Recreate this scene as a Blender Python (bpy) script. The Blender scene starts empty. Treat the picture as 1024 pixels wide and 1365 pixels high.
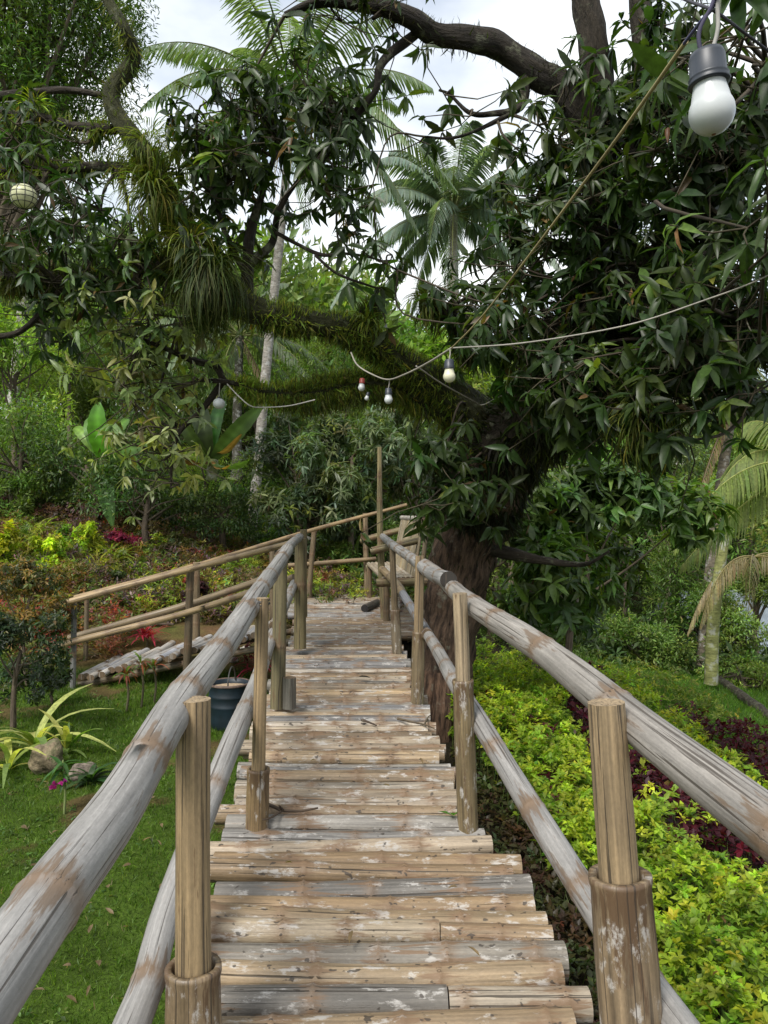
import bpy, math
import numpy as np
from math import radians, sin, cos, pi
from mathutils import Vector

rng = np.random.default_rng(7)
C = bpy.context.scene.collection
S = bpy.context.scene

# ---------------------------------------------------------------- camera, sky, sun, exposure
F, CX, CY, ZC = 1025.0, 512.0, 682.5, 1.3        # focal length in photo pixels, photo centre, eye height above the deck
cam = bpy.data.cameras.new('camera'); cam.sensor_fit = 'VERTICAL'; cam.sensor_height = 36.0
cam.lens = F / 1365 * 36.0; cam.clip_start = 0.05; cam.clip_end = 1000
co = bpy.data.objects.new('camera', cam); C.objects.link(co)
co.location = (0, 0, ZC); co.rotation_euler = (radians(90), 0, 0); S.camera = co
SUN_EL, SUN_AZ = radians(50), radians(212)        # high sun behind the viewer's left, through cloud
w = bpy.data.worlds.new('World'); S.world = w; w.use_nodes = True
nt = w.node_tree; bg = nt.nodes['Background']
sky = nt.nodes.new('ShaderNodeTexSky'); sky.sky_type = 'NISHITA'; sky.sun_disc = False
sky.sun_elevation = SUN_EL; sky.sun_rotation = SUN_AZ
tcn = nt.nodes.new('ShaderNodeTexCoord')
mpn = nt.nodes.new('ShaderNodeMapping'); mpn.inputs['Scale'].default_value = (1.0, 1.0, 2.2)
nz = nt.nodes.new('ShaderNodeTexNoise'); nz.inputs['Scale'].default_value = 2.6; nz.inputs['Detail'].default_value = 6
rp = nt.nodes.new('ShaderNodeValToRGB')
rp.color_ramp.elements[0].position = 0.38; rp.color_ramp.elements[0].color = (0.40, 0.40, 0.40, 1)
rp.color_ramp.elements[1].position = 0.60; rp.color_ramp.elements[1].color = (1, 1, 1, 1)
mx = nt.nodes.new('ShaderNodeMixRGB')
nz2 = nt.nodes.new('ShaderNodeTexNoise'); nz2.inputs['Scale'].default_value = 5.5; nz2.inputs['Detail'].default_value = 7
rp2 = nt.nodes.new('ShaderNodeValToRGB')          # cloud cover: thicker and thinner parts
rp2.color_ramp.elements[0].position = .35; rp2.color_ramp.elements[0].color = (5.7, 6.0, 6.1, 1)
rp2.color_ramp.elements[1].position = .62; rp2.color_ramp.elements[1].color = (7.0, 7.2, 7.2, 1)
nt.links.new(mpn.outputs[0], nz2.inputs['Vector']); nt.links.new(nz2.outputs['Fac'], rp2.inputs['Fac']); nt.links.new(rp2.outputs['Color'], mx.inputs['Color2'])
nt.links.new(tcn.outputs['Generated'], mpn.inputs['Vector']); nt.links.new(mpn.outputs[0], nz.inputs['Vector'])
nt.links.new(nz.outputs['Fac'], rp.inputs['Fac']); nt.links.new(rp.outputs['Color'], mx.inputs['Fac'])
nt.links.new(sky.outputs[0], mx.inputs['Color1']); nt.links.new(mx.outputs[0], bg.inputs['Color'])
bg.inputs['Strength'].default_value = 0.10
sl = bpy.data.lights.new('sun', 'SUN'); sl.energy = 2.4; sl.angle = radians(22); sl.color = (1.0, 0.96, 0.9)
so = bpy.data.objects.new('sun', sl); C.objects.link(so)
sd = Vector((sin(SUN_AZ) * cos(SUN_EL), cos(SUN_AZ) * cos(SUN_EL), sin(SUN_EL)))
so.rotation_euler = sd.to_track_quat('Z', 'Y').to_euler(); so.location = (0, -5, 12)
S.view_settings.view_transform = 'Standard'; S.view_settings.look = 'None'
S.view_settings.exposure = 1.0; S.view_settings.gamma = 1.0
S.render.engine = 'CYCLES'
S.cycles.max_bounces = 6; S.cycles.diffuse_bounces = 4; S.cycles.glossy_bounces = 2
S.cycles.transmission_bounces = 4; S.cycles.use_denoising = True

# ---------------------------------------------------------------- placing by depth
def P(px, py, d):
    return np.array([(px - CX) / F * d, d, ZC + (CY - py) / F * d])
def Ps(lst):
    return np.array([P(*p[:3]) for p in lst])
def unit(v):
    v = np.asarray(v, float); return v / np.maximum(np.linalg.norm(v, axis=-1, keepdims=True), 1e-9)

# ---------------------------------------------------------------- terrain height: thin-plate spline through surveyed spots
_ctl = np.array([
 (-.9,1,-.74),(-1.8,2.5,-.74),(-3.2,2.5,-.72),(-6,2,-.6),(-1.2,5,-.72),(-2.6,6,-.70),(-4.6,6,-.56),(-3.1,8.4,-.58),(-1.6,8.2,-.60),
 (-7,7,-.3),(-4.6,9.5,-.35),(-6.2,11.5,.35),(-8,14,1.05),(-5,13.5,.62),(-9,18,1.9),(-2.2,10.8,-.28),(-3,13,.15),(-3,15,.5),(-3.2,18,.5),
 (-1,13.5,.02),(-1,18,.3),(0,25,.7),(-12,11,.7),(-15,18,2.6),(-20,30,5),(-8,30,3.5),(0,42,5),(8,32,0),
 (0,1,-.74),(0,3.5,-.72),(0,6,-.72),(0,9,-.66),(0,11.6,-.28),
 (1,1,-.85),(1,3.6,-.82),(1.2,7,-.82),(2,3,-1.0),(3,4,-1.15),(2.5,7,-1.02),(4,8,-1.32),(5.8,14,-1.6),(3,11,-1.15),(4.8,10,-1.36),
 (8,10,-1.7),(9,16,-2.4),(7,20,-2.6),(14,25,-4),(5,25,-2),(2,18,-.8),(1.2,11,-.75),(20,10,-4),(-20,0,.5),(0,-6,-.7),(20,-6,-3),(30,60,0),(-30,60,9),(0,70,9),(60,80,2),(-60,80,12),(-60,0,5),(60,0,-9)])
def _U(r2): return np.where(r2 > 1e-9, r2 * np.log(np.maximum(r2, 1e-9)), 0.0)
def _fit():
    n = len(_ctl); X = _ctl[:, :2]
    K = _U(((X[:, None] - X[None]) ** 2).sum(-1)) + np.eye(n) * 0.5
    Q = np.c_[np.ones(n), X]
    A = np.r_[np.c_[K, Q], np.c_[Q.T, np.zeros((3, 3))]]
    return np.linalg.solve(A, np.r_[_ctl[:, 2], 0, 0, 0])
_wt = _fit()
def H(x, y):
    x = np.atleast_1d(np.asarray(x, float)); y = np.atleast_1d(np.asarray(y, float)); sh = x.shape
    X = np.c_[x.ravel(), y.ravel()]; out = np.empty(len(X))
    for i in range(0, len(X), 20000):
        q = X[i:i + 20000]
        out[i:i + 20000] = _U(((q[:, None] - _ctl[None, :, :2]) ** 2).sum(-1)) @ _wt[:-3] + _wt[-3] + q @ _wt[-2:]
    bump = 0.012 * np.sin(X[:, 0] * 5.1 + X[:, 1] * 3.3) + 0.012 * np.sin(X[:, 0] * 2.3 - X[:, 1] * 4.7)
    return (out + bump).reshape(sh)
def h1(x, y): return float(H(x, y)[0])
_ds = np.linspace(1.2, 60, 1500)
def GT(px, py):                                    # where the sight line through a photo pixel meets the ground
    p = np.c_[(px - CX) / F * _ds, _ds, ZC + (CY - py) / F * _ds]
    b = p[:, 2] <= H(p[:, 0], p[:, 1])
    k = np.argmax(b) if b.any() else len(_ds) - 1
    return np.array([p[k, 0], p[k, 1], h1(p[k, 0], p[k, 1])])
def pix(x, y, z): return CX + x / y * F, CY - (z - ZC) / y * F
def inpoly(x, y, poly):
    x = np.asarray(x); y = np.asarray(y); r = np.zeros(x.shape, bool); n = len(poly)
    for i in range(n):
        x1, y1 = poly[i]; x2, y2 = poly[(i + 1) % n]
        if y1 == y2: continue
        r ^= ((y1 > y) != (y2 > y)) & (x < (x2 - x1) * (y - y1) / (y2 - y1) + x1)
    return r
def fbm(x, y, s=1.0, seed=0):                      # smooth pseudo-noise in about [-1, 1]
    o = 0
    for k, (f, a) in enumerate(((1, .5), (2.1, .3), (4.3, .2))):
        o = o + a * np.sin(x * s * f * 1.7 + 3.1 * k + seed + 1.3 * np.sin(y * s * f * 1.1 + k * 2 + seed)) * np.cos(y * s * f * 1.5 - seed * 1.7 + k + np.sin(x * s * f * .9))
    return o

# ---------------------------------------------------------------- mesh building
class MB:
    def __init__(s): s.v = []; s.c = []; s.t = []; s.f3 = []; s.f4 = []; s.n = 0
    def add(s, v, f, col, tc=None):
        v = np.asarray(v, float).reshape(-1, 3); n = len(v)
        c = np.asarray(col, float)
        if c.ndim == 1: c = np.tile(c, (n, 1))
        if c.shape[1] == 3: c = np.c_[c, np.zeros(n)]
        s.v.append(v); s.c.append(c); s.t.append(v if tc is None else np.asarray(tc, float))
        for g in f:
            g = np.asarray(g, np.int64)
            if len(g) == 0: continue
            (s.f3 if g.shape[1] == 3 else s.f4).append(g + s.n)
        s.n += n
    def build(s, name, mat, parent=None, smooth=True, origin=None):
        if not s.v: return None
        v = np.concatenate(s.v); c = np.concatenate(s.c); t = np.concatenate(s.t)
        if origin is not None: v = v - np.asarray(origin)
        f3 = np.concatenate(s.f3) if s.f3 else np.zeros((0, 3), np.int64)
        f4 = np.concatenate(s.f4) if s.f4 else np.zeros((0, 4), np.int64)
        me = bpy.data.meshes.new(name)
        me.vertices.add(len(v)); me.vertices.foreach_set('co', v.astype(np.float32).ravel())
        li = np.concatenate([f3.ravel(), f4.ravel()]).astype(np.int32)
        me.loops.add(len(li)); me.loops.foreach_set('vertex_index', li)
        nf = len(f3) + len(f4); me.polygons.add(nf)
        ls = np.concatenate([np.arange(len(f3)) * 3, len(f3) * 3 + np.arange(len(f4)) * 4]).astype(np.int32)
        me.polygons.foreach_set('loop_start', ls)
        me.polygons.foreach_set('use_smooth', np.full(nf, smooth))
        me.update(calc_edges=True)
        a = me.attributes.new('col', 'FLOAT_COLOR', 'POINT'); a.data.foreach_set('color', c.astype(np.float32).ravel())
        a = me.attributes.new('tc', 'FLOAT_VECTOR', 'POINT'); a.data.foreach_set('vector', t.astype(np.float32).ravel())
        if mat: me.materials.append(mat)
        o = bpy.data.objects.new(name, me); C.objects.link(o)
        if parent is not None: o.parent = parent
        if origin is not None and parent is None: o.location = origin
        return o
def tag(o, label=None, cat=None, group=None, kind=None):
    if label: o['label'] = label
    if cat: o['category'] = cat
    if group: o['group'] = group
    if kind: o['kind'] = kind
    return o
def empty(name, loc, label, cat, group=None):
    o = bpy.data.objects.new(name, None); C.objects.link(o); o.location = [float(q) for q in loc]; o.empty_display_size = .1
    return tag(o, label, cat, group)
def part(mb, name, mat, root, smooth=True):        # a child mesh whose vertices were laid out in world space
    return mb.build(name, mat, root, smooth, origin=tuple(root.location))
def sub(mb, name, mat, par, root, smooth=True):
    return mb.build(name, mat, par, smooth, origin=tuple(root.location))

def smoothc(pts, k=6):                             # Catmull-Rom through rows (any width)
    p = np.asarray(pts, float)
    if len(p) < 3: 
        t = np.linspace(0, 1, k + 1)[:, None]; return p[0] * (1 - t) + p[-1] * t
    q = np.vstack([2 * p[0] - p[1], p, 2 * p[-1] - p[-2]]); out = []
    t = np.linspace(0, 1, k, endpoint=False)[:, None]
    for i in range(1, len(q) - 2):
        a, b, c, d = q[i - 1], q[i], q[i + 1], q[i + 2]
        out.append(.5 * (2 * b + (c - a) * t + (2 * a - 5 * b + 4 * c - d) * t ** 2 + (3 * b - a - 3 * c + d) * t ** 3))
    out.append(p[-1:]); return np.vstack(out)
def frames(p):
    t = np.gradient(p, axis=0); t = unit(t)
    u = np.cross(t[0], (0, 0, 1.0));
    if np.linalg.norm(u) < .1: u = np.cross(t[0], (1.0, 0, 0))
    U = []; u = unit(u)
    for i in range(len(p)):
        u = unit(u - t[i] * (u @ t[i])); U.append(u)
    U = np.array(U); return t, U, np.cross(t, U)
def tube(mb, pts, rad, sides=8, col=(.3, .3, .3), caps=True, alpha=None, off=None, lump=0.0, capcol=None, squash=1.0):
    p = np.asarray(pts, float); n = len(p); r = np.broadcast_to(np.asarray(rad, float), (n,))
    t, u, v = frames(p); a = np.arange(sides) / sides * 2 * pi
    s = np.r_[0, np.cumsum(np.linalg.norm(np.diff(p, axis=0), axis=1))]
    rr = r[:, None] * np.ones(sides)
    if lump:
        ph = rng.uniform(0, 9, 4)
        rr = rr * (1 + lump * np.sin(3 * a[None] + s[:, None] * 7 + ph[0]) * .5 + lump * np.sin(2 * a[None] - s[:, None] * 13 + ph[1]) * .5 + lump * .6 * np.sin(5 * a[None] + s[:, None] * 21 + ph[2]))
    V = p[:, None] + rr[..., None] * (cos_(a)[None, :, None] * u[:, None] + squash * sin_(a)[None, :, None] * v[:, None])
    o = rng.uniform(0, 50, 3) if off is None else np.asarray(off)
    T = np.stack([np.broadcast_to(s[:, None], (n, sides)) + o[0], r[:, None] * np.cos(a)[None] + o[1], r[:, None] * np.sin(a)[None] + o[2]], -1)
    i = np.arange(n - 1)[:, None] * sides; j = np.arange(sides)[None]; k = (j + 1) % sides
    q = np.stack([i + j, i + k, i + sides + k, i + sides + j], -1).reshape(-1, 4)
    c = np.asarray(col, float)
    cc = np.repeat(c[:, None, :], sides, 1).reshape(-1, c.shape[-1]) if c.ndim == 2 else np.tile(c, (n * sides, 1))
    if cc.shape[1] == 3: cc = np.c_[cc, np.zeros(len(cc)) if alpha is None else np.repeat(alpha, sides)]
    mb.add(V.reshape(-1, 3), [q], cc, T.reshape(-1, 3))
    if caps:
        for e in (0, n - 1):
            ring = V[e]; ctr = p[e]
            f = np.stack([j[0], (j[0] + 1) % sides, np.full(sides, sides)], -1)
            if e == 0: f = f[:, ::-1]
            cv = np.vstack([ring, ctr]); ccol = cc[e * sides] if capcol is None else np.r_[capcol, 0]
            mb.add(cv, [f], ccol, np.c_[cv[:, 2] * .02 + o[0], cv[:, 0] * 1.0, cv[:, 1] * 1.0])
cos_ = np.cos; sin_ = np.sin

def rot(d, up):                                    # columns: leaf axis, leaf width, leaf normal
    x = unit(d); y = np.cross(up, x); b = np.linalg.norm(y, axis=-1) < 1e-4
    y = np.where(b[..., None], np.cross(np.array([.3, .9, .2]), x), y); y = unit(y)
    return np.stack([x, y, np.cross(x, y)], -1)
def scatter(mb, tmpl, pos, R, sc, col):
    V, Fs = tmpl; K = len(pos); n = len(V)
    sc = np.asarray(sc, float)
    L = V[None] * (sc[:, None, None] if sc.ndim == 1 else sc[:, None, :])
    W = np.einsum('kij,knj->kni', R, L) + pos[:, None]
    off = (np.arange(K) * n)[:, None, None]
    fs = [(np.asarray(f)[None] + off).reshape(-1, np.asarray(f).shape[1]) for f in Fs]
    mb.add(W.reshape(-1, 3), fs, np.repeat(col, n, 0))
# leaves: x along, y across, z up
def lance(wd=.22, droop=.22, fold=.06):
    V = np.array([(0, 0, 0), (.3, 0, -.02), (.66, 0, -.4 * droop), (1, 0, -droop),
                  (.27, wd / 2, -.01 + fold), (.64, wd * .43, -.38 * droop + fold), (.27, -wd / 2, -.01 + fold), (.64, -wd * .43, -.38 * droop + fold)])
    return V, [np.array([(0, 1, 4), (3, 5, 2), (0, 6, 1), (3, 2, 7)]), np.array([(1, 2, 5, 4), (1, 6, 7, 2)])]
def simple(wd=.34, droop=.12, fold=.06):
    V = np.array([(0, 0, 0), (.5, wd / 2, fold - droop * .3), (1, 0, -droop), (.5, -wd / 2, fold - droop * .3), (.5, 0, -droop * .3)])
    return V, [np.array([(0, 4, 1), (4, 2, 1), (0, 3, 4), (4, 3, 2)])]
def flat2(wd=.36):
    V = np.array([(0, 0, 0), (.45, wd / 2, .05), (1, 0, -.08), (.45, -wd / 2, .05)])
    return V, [np.array([(0, 2, 1), (0, 3, 2)])]
def blade(wd=.08, curl=.5):
    V = np.array([(0, wd / 2, 0), (0, -wd / 2, 0), (.5, wd * .45, -curl * .15), (.5, -wd * .45, -curl * .15), (.93, 0, -curl * .75)])
    return V, [np.array([(0, 1, 3, 2)]), np.array([(2, 3, 4)])]
def strap(wd=.08, curl=.8, n=6):
    x = np.linspace(0, 1, n); z = -curl * x ** 2.2; xx = x * (1 - .25 * curl * x ** 2); ww = wd / 2 * np.sin(pi * np.clip(x * .86 + .12, 0, 1)) ** .7
    V = np.r_[np.c_[xx, ww, z + .25 * ww], np.c_[xx, 0 * x, z], np.c_[xx, -ww, z + .25 * ww]]
    f = []
    for i in range(n - 1): f += [(n + i, n + i + 1, i + 1, i), (2 * n + i, 2 * n + i + 1, n + i + 1, n + i)]
    return V, [np.array(f)]
def ribbon(curl=.35, n=4):
    V, f = strap(1, curl, n); V[:, 2] = -curl * V[:, 0] ** 2; return V, f
def dirs(n, zb=0.0):
    d = rng.normal(size=(n, 3)); d[:, 2] += zb; return unit(d)
def vary(col, n, v=.25, hv=.12):
    c = np.tile(np.asarray(col, float), (n, 1)) if np.ndim(col) == 1 else np.asarray(col, float)
    return np.clip(c * np.exp(rng.normal(0, v, (n, 1))) * np.exp(rng.normal(0, hv, (n, 3)) * (1, .4, 1)), .002, .9)
def whorls(mb, tmpl, p, a, nl, length, col, spread=75, droop=.35, v=.22, young=None):
    """leaves radiating from twig ends p (axes a): nl leaves each"""
    K = len(p); N = K * nl
    pp = np.repeat(p, nl, 0); aa = np.repeat(unit(a), nl, 0)
    u = np.cross(aa, unit(np.repeat(dirs(K), nl, 0))); u = unit(u); w2 = np.cross(aa, u)
    th = (np.tile(np.arange(nl), K) * 2.4 + np.repeat(rng.uniform(0, 6.3, K), nl) + rng.normal(0, .25, N))[:, None]
    ph = np.radians(np.clip(rng.normal(spread, 22, N), 8, 125))[:, None]
    d = aa * np.cos(ph) + (u * np.cos(th) + w2 * np.sin(th)) * np.sin(ph)
    d[:, 2] -= droop * rng.uniform(.3, 1.5, N); d = unit(d)
    up = aa + np.array([0, 0, .8]) + rng.normal(0, .25, (N, 3))
    sc = length * rng.uniform(.55, 1.15, N) * np.repeat(rng.uniform(.65, 1.2, K), nl)
    back = rng.uniform(0, .5, (N, 1)) * length * .55
    cc = np.repeat(vary(col, K, v * .8), nl, 0) * np.exp(rng.normal(0, v * .5, (N, 1)))
    if young is not None:
        m = np.repeat(rng.random(K) < young[0], nl); cc[m] = vary(young[1], int(m.sum()), .2)
    brown = rng.random(N) < .012; cc[brown] = vary((.12, .075, .03), int(brown.sum()), .3)
    if isinstance(tmpl, list):
        w_ = rng.integers(0, len(tmpl), N); R = rot(d, up); q = pp - aa * back
        for i, tm in enumerate(tmpl): scatter(mb, tm, q[w_ == i], R[w_ == i], sc[w_ == i], cc[w_ == i])
    else: scatter(mb, tmpl, pp - aa * back, rot(d, up), sc, cc)

# ---------------------------------------------------------------- materials
def mat(name):
    m = bpy.data.materials.new(name); m.use_nodes = True
    n = m.node_tree.nodes; l = m.node_tree.links; return m, n, l, n['Principled BSDF']
def nmath(n, l, op, a, b=None):
    x = n.new('ShaderNodeMath'); x.operation = op
    for i, q in enumerate((a, b)):
        if q is None: continue
        if isinstance(q, (int, float)): x.inputs[i].default_value = q
        else: l.new(q, x.inputs[i])
    return x.outputs[0]
def ramp(n, l, src, *st):
    r = n.new('ShaderNodeValToRGB'); e = r.color_ramp.elements
    while len(e) < len(st): e.new(.5)
    for k, (p, c) in enumerate(st):
        e[k].position = p; e[k].color = (c, c, c, 1) if isinstance(c, (int, float)) else (*c, 1)
    l.new(src, r.inputs['Fac']); return r.outputs['Color']
def noise(n, l, vec, scale, detail=3, mapping=None, rough=.55):
    if mapping:
        mp = n.new('ShaderNodeMapping'); mp.inputs['Scale'].default_value = mapping; l.new(vec, mp.inputs['Vector']); vec = mp.outputs[0]
    t = n.new('ShaderNodeTexNoise'); t.inputs['Scale'].default_value = scale; t.inputs['Detail'].default_value = detail; t.inputs['Roughness'].default_value = rough
    l.new(vec, t.inputs['Vector']); return t.outputs['Fac']
def mixc(n, l, fac, a, b, mode='MIX'):
    x = n.new('ShaderNodeMixRGB'); x.blend_type = mode
    for i, q in enumerate((fac, a, b)):
        if isinstance(q, (int, float)): x.inputs[i].default_value = q
        elif isinstance(q, tuple): x.inputs[i].default_value = (*q, 1)
        else: l.new(q, x.inputs[i])
    return x.outputs[0]
def attr(n, name):
    a = n.new('ShaderNodeAttribute'); a.attribute_name = name; return a
def leaf_mat(name, rough=.38, trans=.35, spec=.5, nsc=34):
    m, n, l, b = mat(name); a = attr(n, 'col')
    geo = n.new('ShaderNodeNewGeometry')
    nf = noise(n, l, geo.outputs['Position'], nsc, 2)
    c = mixc(n, l, 1.0, a.outputs['Color'], ramp(n, l, nf, (.3, .72), (.7, 1.28)), 'MULTIPLY')
    l.new(c, b.inputs['Base Color']); b.inputs['Roughness'].default_value = rough; b.inputs['Specular IOR Level'].default_value = spec
    t = n.new('ShaderNodeBsdfTranslucent'); c2 = mixc(n, l, 1.0, c, (1.5, 1.7, .55), 'MULTIPLY'); l.new(c2, t.inputs['Color'])
    s = n.new('ShaderNodeMixShader'); s.inputs[0].default_value = trans
    l.new(b.outputs[0], s.inputs[1]); l.new(t.outputs[0], s.inputs[2]); l.new(s.outputs[0], n['Material Output'].inputs['Surface'])
    return m
def bamboo_mat(name, peel, peel_lo, white=.0, streak=(.62, 1.2), crack=.62, rough=.62, bump=.25, node=(.16, .10, .055), spots=.0):
    """pole surface: base colour from 'col', streaks along the pole from 'tc', darker nodes where col alpha is 1"""
    m, n, l, b = mat(name); a = attr(n, 'col'); t = attr(n, 'tc').outputs['Vector']
    st = noise(n, l, t, 1, 4, (2.2, 95, 95)); cr = noise(n, l, t, 1, 3, (1.1, 130, 130), .5)
    pa = noise(n, l, t, 1, 7, (4.2, 42, 42), .66); fine = noise(n, l, t, 1, 5, (60, 150, 150), .7); big = noise(n, l, t, 1, 2, (2.5, 5, 5))
    c = mixc(n, l, 1.0, a.outputs['Color'], ramp(n, l, st, (.28, streak[0]), (.72, streak[1])), 'MULTIPLY')
    c = mixc(n, l, 1.0, c, ramp(n, l, big, (.3, .78), (.7, 1.15)), 'MULTIPLY')
    c = mixc(n, l, 1.0, c, ramp(n, l, fine, (.25, .8), (.75, 1.18)), 'MULTIPLY')
    pk = nmath(n, l, 'ADD', pa, nmath(n, l, 'MULTIPLY', a.outputs['Alpha'], .15))
    pk = nmath(n, l, 'ADD', pk, nmath(n, l, 'MULTIPLY', nmath(n, l, 'SUBTRACT', st, .5), .25))
    c = mixc(n, l, ramp(n, l, pk, (peel_lo, 0.0), (peel_lo + .06, .85)), c, peel)
    if white > 0:
        wn = noise(n, l, t, 1, 8, (9, 22, 22), .72)
        c = mixc(n, l, ramp(n, l, wn, (.60 - white * .12, 0.0), (.66 - white * .1, .75)), c, (.42, .40, .37))
    nd = nmath(n, l, 'POWER', a.outputs['Alpha'], 6.0)
    c = mixc(n, l, nmath(n, l, 'MULTIPLY', nd, .55), c, node)
    ck = ramp(n, l, cr, (crack, 0.0), (crack + .035, 1.0))
    c = mixc(n, l, nmath(n, l, 'MULTIPLY', ck, .8), c, (.035, .026, .018))
    if spots > 0:
        sp = noise(n, l, t, 1, 2, (26, 42, 42)); c = mixc(n, l, ramp(n, l, sp, (.70 - spots * .05, 0.0), (.735 - spots * .05, .85)), c, (.03, .022, .015))
    l.new(c, b.inputs['Base Color'])
    l.new(ramp(n, l, pa, (.3, rough - .12), (.7, rough + .15)), b.inputs['Roughness'])
    hgt = nmath(n, l, 'SUBTRACT', nmath(n, l, 'ADD', nmath(n, l, 'MULTIPLY', st, .5), nmath(n, l, 'MULTIPLY', fine, .25)), nmath(n, l, 'MULTIPLY', ck, 1.2))
    bp = n.new('ShaderNodeBump'); bp.inputs['Strength'].default_value = bump; bp.inputs['Distance'].default_value = .006
    l.new(hgt, bp.inputs['Height']); l.new(bp.outputs[0], b.inputs['Normal'])
    return m
def plain_mat(name, col, rough=.5, var=.2, scale=30, metal=0, spec=.5, bump=0):
    m, n, l, b = mat(name); tcx = n.new('ShaderNodeTexCoord').outputs['Object']
    nf = noise(n, l, tcx, scale, 5)
    l.new(mixc(n, l, 1.0, tuple(col), ramp(n, l, nf, (.3, 1 - var), (.7, 1 + var)), 'MULTIPLY'), b.inputs['Base Color'])
    b.inputs['Roughness'].default_value = rough; b.inputs['Metallic'].default_value = metal; b.inputs['Specular IOR Level'].default_value = spec
    if bump:
        bp = n.new('ShaderNodeBump'); bp.inputs['Strength'].default_value = bump; bp.inputs['Distance'].default_value = .02; l.new(nf, bp.inputs['Height']); l.new(bp.outputs[0], b.inputs['Normal'])
    return m
def bark_mat(name, tint, lichen=(.30, .31, .24), lo=.60, scale=(6, 34, 34), bump=.8, dist=.03, cst=(.3, .35, .5, .9, .72, 1.5)):
    m, n, l, b = mat(name); a = attr(n, 'col'); t = attr(n, 'tc').outputs['Vector']
    st = noise(n, l, t, 1, 6, scale, .65); pa = noise(n, l, t, 7, 7, None, .65)
    c = mixc(n, l, 1.0, a.outputs['Color'], ramp(n, l, st, cst[0:2], cst[2:4], cst[4:6]), 'MULTIPLY')
    c = mixc(n, l, ramp(n, l, pa, (lo, 0.0), (lo + .09, .6)), c, lichen)
    l.new(c, b.inputs['Base Color']); b.inputs['Roughness'].default_value = .85; b.inputs['Specular IOR Level'].default_value = .25
    bp = n.new('ShaderNodeBump'); bp.inputs['Strength'].default_value = bump; bp.inputs['Distance'].default_value = dist
    l.new(nmath(n, l, 'ADD', st, nmath(n, l, 'MULTIPLY', pa, .4)), bp.inputs['Height']); l.new(bp.outputs[0], b.inputs['Normal'])
    return m
M_rail = bamboo_mat('weathered_rail_bamboo', (.12, .082, .052), .605, 0, (.64, 1.22), .61, .52, .45)
M_post = bamboo_mat('tan_post_wood', (.11, .065, .03), .61, 0, (.5, 1.35), .60, .68, .8)
M_sleeve = bamboo_mat('brown_sleeve_bamboo', (.075, .042, .02), .56, .30, (.42, 1.4), .62, .5, .4)
M_deck = bamboo_mat('deck_bamboo', (.15, .09, .048), .61, .42, (.58, 1.28), .635, .6, .9, spots=.9)
M_ramp = bamboo_mat('pale_ramp_bamboo', (.2, .15, .1), .66, .2, (.65, 1.2), .64, .6, .4)
M_leaf = leaf_mat('glossy_leaf', .40, .36, .35)
M_soft = leaf_mat('soft_leaf', .5, .42, .3)
M_far = leaf_mat('distant_leaf', .45, .38, .35)
M_moss = leaf_mat('fern_blade', .6, .35, .2)
M_broad = leaf_mat('broad_leaf', .42, .4, .4, 3)
M_bark = bark_mat('mango_bark', (.1, .07, .05), (.16, .17, .11), .56, (7, 30, 30), 1.0, .05)
M_trunk = bark_mat('fissured_trunk_bark', (.1, .07, .05), (.20, .20, .15), .60, (4.5, 26, 26), 1.0, .09, (.36, .22, .49, .85, .63, 1.7))
M_palm = bark_mat('palm_bark', (.3, .28, .24), (.42, .42, .40), .52, (30, 8, 8), .5, .015)
M_twig = bark_mat('twig_bark', (.1, .07, .05), (.3, .3, .24), .62, (8, 60, 60), .3, .004)
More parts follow.
